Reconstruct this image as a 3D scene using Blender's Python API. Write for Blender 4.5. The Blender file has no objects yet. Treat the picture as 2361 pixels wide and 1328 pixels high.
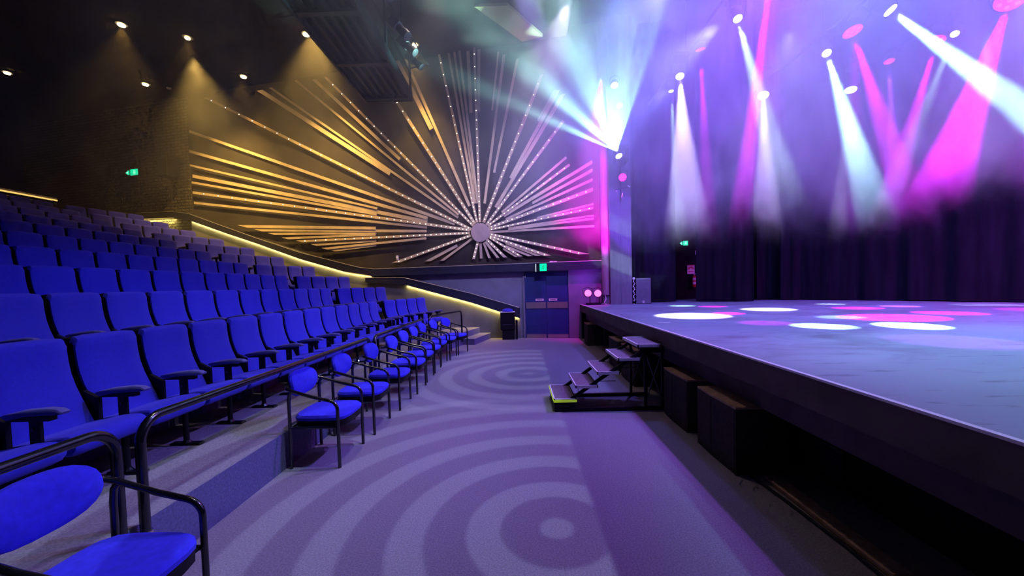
import bpy, bmesh, math, random
from math import sin, cos, radians, pi, sqrt, atan2
from mathutils import Vector, Matrix

scene = bpy.context.scene
COL = scene.collection
random.seed(11)

# ---------------------------------------------------------------- materials
def srgb(r, g, b):
    def f(c):
        c = c / 255.0
        return c / 12.92 if c <= 0.04045 else ((c + 0.055) / 1.055) ** 2.4
    return (f(r), f(g), f(b), 1.0)

def material(name, col, rough=0.6, metal=0.0, noise=0.0, nscale=8.0, stretch=(1, 1, 1), bump=0.0, bscale=200.0,
             emis=None, estr=0.0, spec=0.5, col2=None, sheen=0.0):
    m = bpy.data.materials.new(name)
    m.use_nodes = True
    nt = m.node_tree
    b = nt.nodes['Principled BSDF']
    b.inputs['Roughness'].default_value = rough
    b.inputs['Metallic'].default_value = metal
    b.inputs['Specular IOR Level'].default_value = spec
    b.inputs['Base Color'].default_value = col
    if sheen:
        b.inputs['Sheen Weight'].default_value = sheen
        b.inputs['Sheen Roughness'].default_value = 0.5
        b.inputs['Sheen Tint'].default_value = (0.35, 0.35, 1, 1)
    tc = nt.nodes.new('ShaderNodeTexCoord')
    if noise:
        mp = nt.nodes.new('ShaderNodeMapping')
        mp.inputs['Scale'].default_value = stretch
        nt.links.new(tc.outputs['Object'], mp.inputs['Vector'])
        n = nt.nodes.new('ShaderNodeTexNoise')
        n.inputs['Scale'].default_value = nscale
        n.inputs['Detail'].default_value = 4
        nt.links.new(mp.outputs[0], n.inputs['Vector'])
        r = nt.nodes.new('ShaderNodeValToRGB')
        c2 = col2 or tuple(min(1, c * (1 + noise)) for c in col[:3]) + (1,)
        r.color_ramp.elements[0].position = 0.32
        r.color_ramp.elements[0].color = tuple(c * (1 - noise) for c in col[:3]) + (1,)
        r.color_ramp.elements[1].position = 0.68
        r.color_ramp.elements[1].color = c2
        nt.links.new(n.outputs['Fac'], r.inputs[0])
        nt.links.new(r.outputs[0], b.inputs['Base Color'])
    if bump:
        n2 = nt.nodes.new('ShaderNodeTexNoise')
        n2.inputs['Scale'].default_value = bscale
        n2.inputs['Detail'].default_value = 2
        nt.links.new(tc.outputs['Object'], n2.inputs['Vector'])
        bp = nt.nodes.new('ShaderNodeBump')
        bp.inputs['Strength'].default_value = bump
        bp.inputs['Distance'].default_value = 0.01
        nt.links.new(n2.outputs['Fac'], bp.inputs['Height'])
        nt.links.new(bp.outputs[0], b.inputs['Normal'])
    if emis:
        b.inputs['Emission Color'].default_value = emis
        b.inputs['Emission Strength'].default_value = estr
        m.cycles.emission_sampling = 'NONE'
    return m

M = {}
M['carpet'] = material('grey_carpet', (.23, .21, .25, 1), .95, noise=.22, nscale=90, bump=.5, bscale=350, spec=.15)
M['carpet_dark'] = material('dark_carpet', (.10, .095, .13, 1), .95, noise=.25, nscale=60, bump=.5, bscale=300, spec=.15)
M['riser'] = material('riser_carpet_baked_blue_light', (.12, .12, .22, 1), .95, noise=.2, nscale=60, bump=.4, bscale=300, spec=.15)  # blue light from the stage is put into the colour of upright faces
M['fabric'] = material('royal_blue_wool', (.026, .026, .50, 1), .85, noise=.07, nscale=60, bump=.35, bscale=500, spec=.25, sheen=.4)
M['fabric_dark'] = material('black_fabric_side', (.006, .006, .012, 1), .95, spec=.1)
M['arm'] = material('blue_armrest_fabric', (.10, .095, .30, 1), .8, bump=.3, bscale=400, spec=.3, sheen=.3)
M['black_metal'] = material('black_powder_coat', (.005, .005, .008, 1), .5, spec=.22)
M['gloss_black'] = material('glossy_black_tube', (.006, .006, .008, 1), .16, spec=.9)
M['chair_blue'] = material('bright_blue_chair_cloth', (.03, .028, .62, 1), .8, noise=.12, nscale=25, bump=.3, bscale=600, spec=.25, sheen=.2)
M['chrome'] = material('worn_chrome', (.7, .68, .65, 1), .25, 1.0)
M['brass_plate'] = material('brushed_metal_plate', (.50, .42, .38, 1), .38, .85, noise=.15, nscale=6, stretch=(30, 30, 1))
M['panel'] = material('dark_brown_feature_wall', (.045, .038, .036, 1), .85, noise=.2, nscale=2.5, bump=.1, bscale=60, spec=.2)
M['batten'] = material('pale_timber_batten', (.58, .46, .32, 1), .6, noise=.15, nscale=3, stretch=(1, 1, 1), spec=.3)
M['medallion'] = material('pale_disc', (.42, .33, .32, 1), .6, noise=.12, nscale=5)
M['bulb'] = material('pea_light', (1, .95, .85, 1), .4, emis=(1, .93, .85, 1), estr=5)
M['ledge'] = material('dark_blue_black_paint', (.018, .020, .045, 1), .5, noise=.15, nscale=6, spec=.4)
M['ledge_trim'] = material('pale_ledge_edge', (.45, .42, .42, 1), .35, .3)
M['lower'] = material('grey_render_wall', (.14, .14, .16, 1), .9, noise=.2, nscale=2, bump=.2, bscale=80, spec=.2)
M['doorwall'] = material('blue_grey_painted_wall', (.17, .18, .26, 1), .8, noise=.1, nscale=3, spec=.25)
M['door'] = material('dark_blue_door_paint', (.02, .035, .16, 1), .45, noise=.1, nscale=4, spec=.4)
M['black'] = material('matt_black', (.008, .008, .011, 1), .9, noise=.2, nscale=5, spec=.15)
M['black_soft'] = material('black_drape', (.0075, .0075, .013, 1), .95, noise=.3, nscale=8, stretch=(1, 1, .1), spec=.1)
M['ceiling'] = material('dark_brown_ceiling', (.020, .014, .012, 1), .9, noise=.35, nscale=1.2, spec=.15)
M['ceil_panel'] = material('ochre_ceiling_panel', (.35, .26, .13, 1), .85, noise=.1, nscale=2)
M['pillar'] = material('grey_painted_pillar', (.15, .155, .17, 1), .8, noise=.1, nscale=3, stretch=(6, 6, 1), spec=.2)
M['fascia'] = material('dark_brown_stage_fascia', (.10, .075, .075, 1), .7, noise=.2, nscale=4, spec=.3)
M['edge'] = material('white_stage_nosing', (.75, .72, .78, 1), .35, spec=.5)
M['sub'] = material('black_cabinet_carpet', (.045, .040, .038, 1), .85, noise=.2, nscale=30, bump=.3, bscale=300, spec=.15)
M['sub_top'] = material('brown_cabinet_top', (.34, .22, .15, 1), .8, noise=.25, nscale=20, spec=.2)  # lighter and browner than the cabinet sides; also used for the board
M['tread'] = material('dark_tread_board', (.13, .11, .13, 1), .5, noise=.3, nscale=12, stretch=(6, 1, 1), spec=.4)
M['white_paint'] = material('white_paint', (.8, .78, .76, 1), .5)
M['yellow'] = material('self_lit_yellow_tape', (.55, .75, .03, 1), .5, emis=(.6, .9, .05, 1), estr=.25)  # weak glow put into the tape, which is no lamp
M['lamp_white'] = material('lit_white_lens', (1, 1, 1, 1), .3, emis=(.9, .95, 1, 1), estr=9)
M['lamp_warm'] = material('lit_warm_lens', (1, .9, .7, 1), .3, emis=(1, .62, .22, 1), estr=60)
M['lamp_magenta'] = material('lit_magenta_lens', (1, .1, .6, 1), .3, emis=(1, .01, .55, 1), estr=3.0)
M['lamp_pink'] = material('lit_pink_led', (1, .3, .6, 1), .3, emis=(1, .16, .42, 1), estr=1.7)
M['led_strip'] = material('warm_led_strip', (1, .8, .4, 1), .4, emis=(1, .66, .16, 1), estr=1.1)
M['green_lit'] = material('lit_green_sign', (0, .6, .25, 1), .4, emis=(.0, .85, .28, 1), estr=1.1)
M['teal_lit'] = material('lit_teal_sign', (0, .6, .35, 1), .4, emis=(.0, .9, .42, 1), estr=1.0)
M['sign_white'] = material('lit_white_pictogram', (.9, 1, .95, 1), .4, emis=(.6, 1, .8, 1), estr=1.1)
M['sign_dark'] = material('dark_green_pictogram', (.0, .12, .04, 1), .5)
M['red'] = material('red_enamel', (.42, .02, .03, 1), .35, spec=.5)
M['label_white'] = material('white_sticker', (.75, .7, .75, 1), .5)
M['grille'] = material('perforated_grille', (.16, .17, .20, 1), .5, .3, noise=.1, nscale=60)
M['fixture'] = material('dull_grey_fixture', (.045, .048, .06, 1), .45, spec=.4)
M['baked_violet_case'] = material('case_baked_violet_light', (.35, .3, .45, 1), .5)  # violet light falling on the case is put into its base colour

# stage deck: worn vinyl with streaks
def deck_material():
    m = material('worn_grey_stage_vinyl', (.30, .32, .40, 1), .5, spec=.45)
    nt = m.node_tree
    b = nt.nodes['Principled BSDF']
    tc = nt.nodes.new('ShaderNodeTexCoord')
    mp = nt.nodes.new('ShaderNodeMapping')
    mp.inputs['Scale'].default_value = (.5, 1.1, 1)
    mp.inputs['Rotation'].default_value = (0, 0, .35)
    nt.links.new(tc.outputs['Object'], mp.inputs['Vector'])
    n = nt.nodes.new('ShaderNodeTexNoise')
    n.inputs['Scale'].default_value = 1.3
    n.inputs['Detail'].default_value = 7
    n.inputs['Roughness'].default_value = .6
    n.inputs['Distortion'].default_value = 1.2
    nt.links.new(mp.outputs[0], n.inputs['Vector'])
    r = nt.nodes.new('ShaderNodeValToRGB')
    e = r.color_ramp.elements
    e[0].position, e[0].color = .34, (.12, .13, .16, 1)
    e[1].position, e[1].color = .5, (.19, .235, .27, 1)
    nt.links.new(n.outputs['Fac'], r.inputs[0])
    v = nt.nodes.new('ShaderNodeTexNoise')
    v.inputs['Scale'].default_value = 9
    v.inputs['Detail'].default_value = 3
    mp2 = nt.nodes.new('ShaderNodeMapping')
    mp2.inputs['Scale'].default_value = (.35, 1.6, 1)
    nt.links.new(tc.outputs['Object'], mp2.inputs['Vector'])
    nt.links.new(mp2.outputs[0], v.inputs['Vector'])
    r2 = nt.nodes.new('ShaderNodeValToRGB')
    r2.color_ramp.elements[0].position, r2.color_ramp.elements[0].color = .28, (.55, .55, .55, 1)
    r2.color_ramp.elements[1].position, r2.color_ramp.elements[1].color = .38, (1, 1, 1, 1)
    nt.links.new(v.outputs['Fac'], r2.inputs[0])
    mx = nt.nodes.new('ShaderNodeMix')
    mx.data_type = 'RGBA'
    mx.blend_type = 'MULTIPLY'
    mx.inputs['Factor'].default_value = 1
    nt.links.new(r.outputs[0], mx.inputs[6])
    nt.links.new(r2.outputs[0], mx.inputs[7])
    nt.links.new(mx.outputs[2], b.inputs['Base Color'])
    return m
M['deck'] = deck_material()

def brick_material():
    m = material('rough_dark_brickwork', (.07, .06, .05, 1), .95, spec=.15)
    nt = m.node_tree
    b = nt.nodes['Principled BSDF']
    tc = nt.nodes.new('ShaderNodeTexCoord')
    mp = nt.nodes.new('ShaderNodeMapping')
    mp.inputs['Scale'].default_value = (1, 1, 1)
    nt.links.new(tc.outputs['Object'], mp.inputs['Vector'])
    sx = nt.nodes.new('ShaderNodeSeparateXYZ')
    nt.links.new(mp.outputs[0], sx.inputs[0])
    cb = nt.nodes.new('ShaderNodeCombineXYZ')
    nt.links.new(sx.outputs['X'], cb.inputs['X'])
    nt.links.new(sx.outputs['Z'], cb.inputs['Y'])
    br = nt.nodes.new('ShaderNodeTexBrick')
    br.inputs['Scale'].default_value = 1.0
    br.inputs['Brick Width'].default_value = .34
    br.inputs['Row Height'].default_value = .11
    br.inputs['Mortar Size'].default_value = .018
    br.inputs['Color1'].default_value = (.13, .115, .09, 1)
    br.inputs['Color2'].default_value = (.07, .06, .05, 1)
    br.inputs['Mortar'].default_value = (.02, .018, .016, 1)
    nt.links.new(cb.outputs[0], br.inputs['Vector'])
    nt.links.new(br.outputs['Color'], b.inputs['Base Color'])
    n = nt.nodes.new('ShaderNodeTexNoise')
    n.inputs['Scale'].default_value = 12
    n.inputs['Detail'].default_value = 5
    nt.links.new(tc.outputs['Object'], n.inputs['Vector'])
    ad = nt.nodes.new('ShaderNodeMath')
    ad.operation = 'SUBTRACT'
    nt.links.new(n.outputs['Fac'], ad.inputs[0])
    nt.links.new(br.outputs['Fac'], ad.inputs[1])
    bp = nt.nodes.new('ShaderNodeBump')
    bp.inputs['Strength'].default_value = 1
    bp.inputs['Distance'].default_value = .05
    nt.links.new(ad.outputs[0], bp.inputs['Height'])
    nt.links.new(bp.outputs[0], b.inputs['Normal'])
    return m
M['brick'] = brick_material()

# ---------------------------------------------------------------- mesh builder
class MB:
    def __init__(self):
        self.v, self.f = [], []
    def add(self, vs, fs, T=None):
        b = len(self.v)
        for p in vs:
            p = Vector(p)
            self.v.append(T @ p if T else p)
        self.f += [tuple(b + i for i in q) for q in fs]
        return self
    def box(self, a, b, T=None):
        (x0, y0, z0), (x1, y1, z1) = a, b
        vs = [(x0, y0, z0), (x1, y0, z0), (x1, y1, z0), (x0, y1, z0), (x0, y0, z1), (x1, y0, z1), (x1, y1, z1), (x0, y1, z1)]
        return self.add(vs, [(0, 3, 2, 1), (4, 5, 6, 7), (0, 1, 5, 4), (1, 2, 6, 5), (2, 3, 7, 6), (3, 0, 4, 7)], T)
    def rbox(self, a, b, r=.01, seg=2, T=None):
        bm = bmesh.new()
        bmesh.ops.create_cube(bm, size=1)
        c = [(a[i] + b[i]) / 2 for i in range(3)]
        s = [abs(b[i] - a[i]) for i in range(3)]
        for v in bm.verts:
            v.co = Vector((c[0] + v.co.x * s[0], c[1] + v.co.y * s[1], c[2] + v.co.z * s[2]))
        r = min(r, min(s) * .49)
        bmesh.ops.bevel(bm, geom=bm.edges[:], offset=r, segments=seg, profile=.5, affect='EDGES')
        bm.verts.index_update()
        self.add([v.co.copy() for v in bm.verts], [tuple(v.index for v in f.verts) for f in bm.faces], T)
        bm.free()
        return self
    def prism(self, poly, d0, d1, T=None):
        """poly of (x, z) extruded along y from d0 to d1 (counter-clockwise seen from -y)"""
        n = len(poly)
        vs = [(x, d0, z) for x, z in poly] + [(x, d1, z) for x, z in poly]
        fs = [tuple(range(n)), tuple(range(2 * n - 1, n - 1, -1))]
        for i in range(n):
            j = (i + 1) % n
            fs.append((i, i + n, j + n, j))
        return self.add(vs, fs, T)
    def slab(self, poly, z0, z1, T=None):
        n = len(poly)
        vs = [(x, y, z0) for x, y in poly] + [(x, y, z1) for x, y in poly]
        fs = [tuple(range(n - 1, -1, -1)), tuple(range(n, 2 * n))]
        for i in range(n):
            j = (i + 1) % n
            fs.append((i, j, j + n, i + n))
        return self.add(vs, fs, T)
    def tube(self, pts, r, seg=10, T=None, caps=True):
        pts = [Vector(p) for p in pts]
        rs = r if isinstance(r, (list, tuple)) else [r] * len(pts)
        rings = []
        up = None
        for i, p in enumerate(pts):
            d = (pts[min(i + 1, len(pts) - 1)] - pts[max(i - 1, 0)]).normalized()
            if up is None:
                up = Vector((0, 0, 1)) if abs(d.z) < .9 else Vector((1, 0, 0))
            a = d.cross(up).normalized()
            up = a.cross(d).normalized()
            rings.append([p + (a * cos(2 * pi * k / seg) + up * sin(2 * pi * k / seg)) * rs[i] for k in range(seg)])
        vs = [q for g in rings for q in g]
        fs = []
        for i in range(len(rings) - 1):
            for k in range(seg):
                k2 = (k + 1) % seg
                fs.append((i * seg + k, i * seg + k2, (i + 1) * seg + k2, (i + 1) * seg + k))
        if caps:
            fs.append(tuple(range(seg - 1, -1, -1)))
            fs.append(tuple((len(rings) - 1) * seg + k for k in range(seg)))
        return self.add(vs, fs, T)
    def lathe(self, prof, seg=24, T=None):
        """prof: list of (r, z) about the z axis"""
        vs, fs = [], []
        for r, z in prof:
            for k in range(seg):
                a = 2 * pi * k / seg
                vs.append((r * cos(a), r * sin(a), z))
        for i in range(len(prof) - 1):
            for k in range(seg):
                k2 = (k + 1) % seg
                fs.append((i * seg + k, i * seg + k2, (i + 1) * seg + k2, (i + 1) * seg + k))
        fs.append(tuple(range(seg - 1, -1, -1)))
        fs.append(tuple((len(prof) - 1) * seg + k for k in range(seg)))
        return self.add(vs, fs, T)
    def build(self, name, mat, parent=None, smooth=False, mats=None, facemat=None):
        me = bpy.data.meshes.new(name)
        me.from_pydata([tuple(v) for v in self.v], [], self.f)
        me.materials.append(mat)
        for m in (mats or []):
            me.materials.append(m)
        me.update()
        bm = bmesh.new()
        bm.from_mesh(me)
        bmesh.ops.recalc_face_normals(bm, faces=bm.faces[:])
        bm.to_mesh(me)
        bm.free()
        if facemat:
            for p in me.polygons:
                p.material_index = facemat(p)
        if smooth:
            for p in me.polygons:
                p.use_smooth = True
            me.set_sharp_from_angle(angle=radians(38))
        o = bpy.data.objects.new(name, me)
        COL.objects.link(o)
        if parent is not None:
            o.parent = parent
        return o

def tag(o, label=None, cat=None, group=None, kind=None):
    if label: o['label'] = label
    if cat: o['category'] = cat
    if group: o['group'] = group
    if kind: o['kind'] = kind
    return o

def thing(name, label, cat, loc=(0, 0, 0), rz=0, group=None):
    o = bpy.data.objects.new(name, None)
    o.empty_display_size = .1
    COL.objects.link(o)
    o.location = loc
    o.rotation_euler = (0, 0, rz)
    return tag(o, label, cat, group)

def dup(root, loc, rz, label, group=None):
    r = root.copy()
    COL.objects.link(r)
    r.location = loc
    r.rotation_euler = (0, 0, rz)
    r['label'] = label
    if group: r['group'] = group
    for ch in list(root.children):
        c = ch.copy()
        COL.objects.link(c)
        c.parent = r
        for g in list(ch.children):
            d = g.copy()
            COL.objects.link(d)
            d.parent = c
    return r

def struct(name, mb, mat, label=None, **k):
    o = mb.build(name, mat, **k)
    tag(o, label, None, None, 'structure')
    return o

def arc(c, u, v, r, a0, a1, n):
    c, u, v = Vector(c), Vector(u), Vector(v)
    return [c + u * (r * cos(a0 + (a1 - a0) * i / n)) + v * (r * sin(a0 + (a1 - a0) * i / n)) for i in range(n + 1)]

ORD = ['first', 'second', 'third', 'fourth', 'fifth', 'sixth', 'seventh', 'eighth', 'ninth', 'tenth', 'eleventh', 'twelfth',
       'thirteenth', 'fourteenth', 'fifteenth', 'sixteenth', 'seventeenth', 'eighteenth']

# ---------------------------------------------------------------- frames
# side wall frame: s runs along the wall to the right, off stands out towards the audience
WO = Vector((0.201, 11.915, 0))
WA = radians(-11)
WU = Vector((cos(WA), sin(WA), 0))
WN = Vector((sin(WA), -cos(WA), 0))
def WP(s, off, z):
    return WO + WU * s + WN * off + Vector((0, 0, z))
# matrix for (s, -off, z) local coordinates: local x = along wall, local y = into the wall, z = up
WT = Matrix(((WU.x, -WN.x, 0, WO.x), (WU.y, -WN.y, 0, WO.y), (0, 0, 1, 0), (0, 0, 0, 1)))
def wall_y(x, off=0):
    s = (x - WO.x - WN.x * off) / WU.x
    return (WO + WU * s + WN * off).y

STAGE_Z = 1.02
KA = radians(15.5)          # the far seat blocks turn towards the stage by this much
KD = Vector((sin(KA), cos(KA), 0))
KN = Vector((cos(KA), -sin(KA), 0))
TOPX = [-3.26, -4.50, -5.72, -6.87, -7.99, -9.12, -10.30, -11.45, -12.6, -13.7]
FRX = [x + 1.05 for x in TOPX]
FRX[0] = -2.20
TZ = [.34] + [.325 + .345 * k for k in range(1, 10)]
ENDA = [8.865, 9.22, 9.52, 9.76, 10.0, 10.25, 10.5, 10.8, 11.05, 11.3]
STB = [9.29, 9.52, 9.86, 10.01, 10.27, 10.55, 10.8, 11.05, 11.3, 11.55]
STA = [1.215, 2.08, 2.38, 3.13, 3.88, 4.64, 5.40, 6.21, 6.97, 7.73]
def kink_y(x):
    return 8.72 - .235 * (x + 2.2)
def front_line(x, y0=-3.0, extra=0.0):
    """front edge of a tier: straight, then turned, ending on the side wall"""
    ky = kink_y(x)
    # intersection with side wall
    t = 0
    px, py = x, ky
    for _ in range(60):
        if py >= wall_y(px) - .002: break
        d = (wall_y(px) - py) * .8
        px += sin(KA) * d; py += cos(KA) * d
    return [(x, y0), (x, ky), (px, py)]

RAYS = [
(-10.22,4.01,-4.94,3.65,0.093,0,'S'),
(-9.59,3.84,-3.15,3.46,0.082,0,'S'),
(-9.04,3.68,-4.94,3.49,0.073,0,'S'),
(-8.45,3.49,-4.95,3.44,0.070,0,'S'),
(-7.89,3.36,-1.69,3.32,0.074,1,'S'),
(-7.34,3.21,-4.96,3.24,0.067,0,'S'),
(-6.90,3.06,-3.16,3.23,0.071,0,'S'),
(-6.59,2.98,-4.96,3.09,0.066,0,'S'),
(-12.33,5.00,-3.14,3.58,0.080,0,'V'),
(-12.32,5.37,-1.69,3.41,0.088,1,'V'),
(-12.37,5.75,-4.89,4.10,0.075,0,'V'),
(-12.33,5.98,-3.12,3.76,0.118,0,'V'),
(-12.38,6.37,-4.85,4.29,0.069,0,'V'),
(-12.40,6.89,-3.10,3.87,0.098,0,'V'),
(-12.36,7.61,-2.19,3.64,0.094,0,'V'),
(-11.53,8.71,-1.64,3.43,0.087,1,'T'),
(-9.21,8.68,-4.35,5.39,0.131,0,'T'),
(-8.78,8.72,-2.07,3.83,0.071,0,'T'),
(-7.74,8.82,-2.04,3.91,0.065,0,'T'),
(-7.03,8.76,-3.99,5.82,0.095,0,'T'),
(-6.58,8.77,-1.57,3.54,0.070,1,'T'),
(-4.98,9.21,-1.51,3.59,0.090,1,'T'),
(-4.01,9.07,-2.86,6.66,0.133,0,'T'),
(-3.71,9.03,-1.68,4.16,0.085,0,'T'),
(-2.52,8.92,-1.44,3.63,0.069,1,'T'),
(-2.21,8.92,-1.50,4.23,0.070,0,'T'),
(-2.03,8.93,-1.44,4.23,0.064,0,'T'),
(-1.85,8.93,-1.40,4.23,0.065,0,'T'),
(-1.58,8.89,-1.54,7.02,0.098,0,'T'),
(-1.37,8.95,-1.35,3.64,0.070,1,'T'),
(-1.22,8.88,-1.29,7.03,0.083,0,'T'),
(-0.62,8.72,-0.86,7.01,0.054,0,'T'),
(-0.45,8.63,-1.19,4.21,0.077,0,'T'),
(-0.03,8.42,-0.85,5.12,0.069,0,'T'),
(0.69,7.86,-1.23,3.62,0.091,1,'T'),
(1.07,7.38,0.54,6.54,0.066,0,'T'),
(1.16,7.35,-0.34,4.91,0.090,0,'T'),
(1.31,7.23,-0.83,4.06,0.103,0,'T'),
(1.30,6.45,-1.14,3.54,0.081,1,'P'),
(1.36,5.38,-0.64,3.89,0.068,0,'P'),
(1.45,5.16,-1.09,3.51,0.067,1,'P'),
(2.11,5.19,-0.59,3.79,0.093,0,'V'),
(2.11,4.94,0.32,4.11,0.078,0,'V'),
(2.10,4.67,-0.52,3.68,0.066,0,'V'),
(2.11,4.38,-1.07,3.44,0.092,1,'V'),
(2.12,3.96,0.45,3.66,0.051,0,'V'),
(2.11,3.85,-1.07,3.38,0.065,1,'V'),
(2.12,3.63,-0.45,3.40,0.052,0,'V'),
(2.12,3.54,-0.45,3.35,0.057,0,'V'),
(2.13,3.32,-1.05,3.31,0.065,0,'V'),
(1.82,2.51,-1.07,3.26,0.078,1,'H'),
(0.74,2.51,-1.10,3.21,0.079,1,'H'),
(0.45,2.52,-0.55,2.95,0.065,0,'H'),
(0.21,2.52,-0.56,2.86,0.066,0,'H'),
(-0.08,2.52,-1.10,3.18,0.066,1,'H'),
(-0.21,2.51,-0.63,2.78,0.053,0,'H'),
(-0.57,2.51,-1.15,3.10,0.081,1,'H'),
(-0.80,2.51,-1.19,3.02,0.068,0,'H'),
(-1.08,2.51,-1.25,3.00,0.069,0,'H'),
(-1.35,2.51,-1.36,3.00,0.076,0,'H'),
(-1.59,2.50,-1.43,3.04,0.077,1,'H'),
(-2.65,2.49,-1.62,3.14,0.070,0,'H'),
(-3.15,2.49,-2.13,2.95,0.084,0,'H'),
(-4.25,2.49,-1.66,3.24,0.083,1,'H'),
]

# ================================================================ ROOM SHELL
struct('floor', MB().box((-2.4, -3, -.2), (2.6, 12.6, 0)), M['carpet'], 'grey carpeted floor between seats and stage')
for k in range(10):
    a = front_line(FRX[k])
    if k < 9:
        b = front_line(FRX[k + 1])
    else:
        b = [(-20, -3), (-20, 12), (-20, wall_y(-20))]
    poly = a + b[::-1]
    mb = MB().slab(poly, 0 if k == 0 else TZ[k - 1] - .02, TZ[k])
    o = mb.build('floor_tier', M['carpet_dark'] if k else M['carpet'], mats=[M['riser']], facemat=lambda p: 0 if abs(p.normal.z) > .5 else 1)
    tag(o, '%s carpeted seating tier from the front' % ORD[k], None, None, 'structure')

# half steps of the side aisle along the wall
for k in range(8):
    fl = front_line(FRX[k])
    q = Vector((fl[2][0], fl[2][1], 0))
    L = 1.42 if k == 0 else 1.05
    p0 = q - KD * L
    d = .36
    A = [p0, q, q + KN * d, p0 + KN * d]
    # trim the wall end so that the step stops on the wall
    A[2] = A[2] - KD * .08
    z0 = 0 if k == 0 else TZ[k - 1]
    z1 = (TZ[k] + (TZ[k - 1] if k else 0)) / 2
    mb = MB().slab([(v.x, v.y) for v in A][::-1], z0, z1)
    o = mb.build('aisle_step', M['carpet'], mats=[M['riser']], facemat=lambda p: 0 if abs(p.normal.z) > .5 else 1)
    nose = MB()
    e0, e1 = A[3], A[2]
    nose.tube([(e0.x, e0.y, z1), (e1.x, e1.y, z1)], .009, 6)
    n = nose.build('nosing', M['ledge_trim'])
    n.parent = o
    tag(o, '%s carpeted half step of the side aisle' % ORD[k], None, None, 'structure')

# side wall: feature panel, brick, rendered lower part
struct('wall_feature_panel', MB().box((-12.53, 0, 2.0), (2.45, .25, 9.2), WT), M['panel'], 'dark brown wall panel behind the sunburst')
struct('wall_brick', MB().box((-21.6, -.02, 0), (-12.53, .25, 9.2), WT), M['brick'], 'rough dark brick wall above the back rows')
struct('wall_lower', MB().prism([(-12.53, 0), (-.14, 0), (-.14, .75), (-4.0, 1.85), (-5.02, 2.08), (-12.53, 4.5)], -.07, .02, WT), M['lower'],
       'grey rendered wall beside the aisle steps')
struct('wall_door_side', MB().box((-5.2, -.02, 0), (-.0, .02, 2.1), WT).box((1.34, -.04, 0), (2.45, .02, 2.1), WT)
       .box((0, -.01, 2.03), (1.34, .02, 2.1), WT), M['doorwall'], 'blue grey wall around the double door')
# ledges
topl = [(-20.5, 4.9), (-15.8, 4.8), (-13.25, 4.72), (-12.5, 4.60), (-11.1, 4.09), (-9.6, 3.56), (-7.84, 2.97), (-5.6, 2.38), (-5.0, 2.30), (2.44, 2.30)]
botl = [(2.44, 2.06), (-5.0, 2.06), (-6.16, 2.26), (-7.85, 2.75), (-9.61, 3.37), (-10.9, 3.80), (-12.5, 4.36), (-13.25, 4.50), (-15.8, 4.58), (-20.5, 4.66)]
mb = MB()
for i in range(len(topl) - 1):
    a, b = topl[i], topl[i + 1]
    c, d = botl[len(botl) - 2 - i], botl[len(botl) - 1 - i]
    mb.prism([d, c, b, a], -.20, .0, WT)
o = struct('trim_1', mb, M['ledge'], 'dark sloping ledge below the sunburst panel')
mb = MB()
for i in range(len(topl) - 1):
    a, b = topl[i], topl[i + 1]
    mb.tube([WP(a[0], .20, a[1]), WP(b[0], .20, b[1])], .009, 6)
t = mb.build('edge_strip', M['ledge_trim']); t.parent = o
mb = MB()
t2 = [(-5.35, 2.02), (-3.96, 1.985), (-1.69, 1.425), (-.16, .96)]
b2 = [(-5.35, 1.86), (-3.97, 1.77), (-1.27, 1.02), (-.14, .63)]
b2 = [(-5.35, 1.86), (-3.96, 1.768), (-1.69, 1.14), (-.16, .64)]
for i in range(3):
    mb.prism([b2[i], b2[i + 1], t2[i + 1], t2[i]], -.20, -.02, WT)
o = struct('trim_2', mb, M['ledge'], 'dark sloping handrail boxing beside the steps')
mb = MB()
for i in range(3):
    mb.tube([WP(t2[i][0], .2, t2[i][1]), WP(t2[i + 1][0], .2, t2[i + 1][1])], .011, 6)
t = mb.build('edge_strip', M['ledge_trim']); t.parent = o

# LED strips tucked under both ledges, with lamps that do the lighting
def area(name, loc, target, sx, sy, power, col, rollvec=None, spread=180):
    l = bpy.data.lights.new(name, 'AREA')
    l.shape = 'RECTANGLE'; l.size = sx; l.size_y = sy
    l.energy = power; l.color = col
    l.spread = radians(spread)
    o = bpy.data.objects.new(name, l)
    COL.objects.link(o)
    o.location = loc
    z = (Vector(loc) - Vector(target)).normalized()
    x = Vector(rollvec or (1, 0, 0)); x = (x - z * x.dot(z)).normalized()
    y = z.cross(x)
    o.rotation_euler = Matrix((x, y, z)).transposed().to_euler()
    return o
def led_run(name, label, pts, off, power_per_m):
    mb = MB()
    for i in range(len(pts) - 1):
        a, b = pts[i], pts[i + 1]
        mb.prism([(a[0], a[1] - .009), (b[0], b[1] - .009), (b[0], b[1] - .001), (a[0], a[1] - .001)], -off, -off + .02, WT)
        A, B = WP(a[0], off - .02, a[1] - .03), WP(b[0], off - .02, b[1] - .03)
        c = (A + B) / 2
        L = (B - A).length
        sd = (B - A).normalized()
        dn = Vector((0, 0, -1)) - WN * .35
        dn = dn - sd * dn.dot(sd)
        area(name + '_lamp', c, c + dn, L, .03, power_per_m * L, (1, .76, .20), (B - A))
    o = mb.build(name, M['led_strip'])
    tag(o, label, 'light strip')
led_run('led_strip', 'warm yellow light strip under the long sloping ledge', [(-12.5, 4.36), (-10.9, 3.80), (-9.61, 3.37), (-7.85, 2.75), (-6.16, 2.26), (-5.2, 2.09)], .12, 7.0)
led_run('led_strip', 'warm yellow light strip under the lower handrail boxing', [(-3.9, 1.75), (-1.69, 1.14), (-.2, .655)], .12, 7.0)
led_run('led_strip', 'bright light strip against the brick at the top of the aisle', [(-15.3, 4.57), (-13.3, 4.50)], .12, 24)

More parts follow.
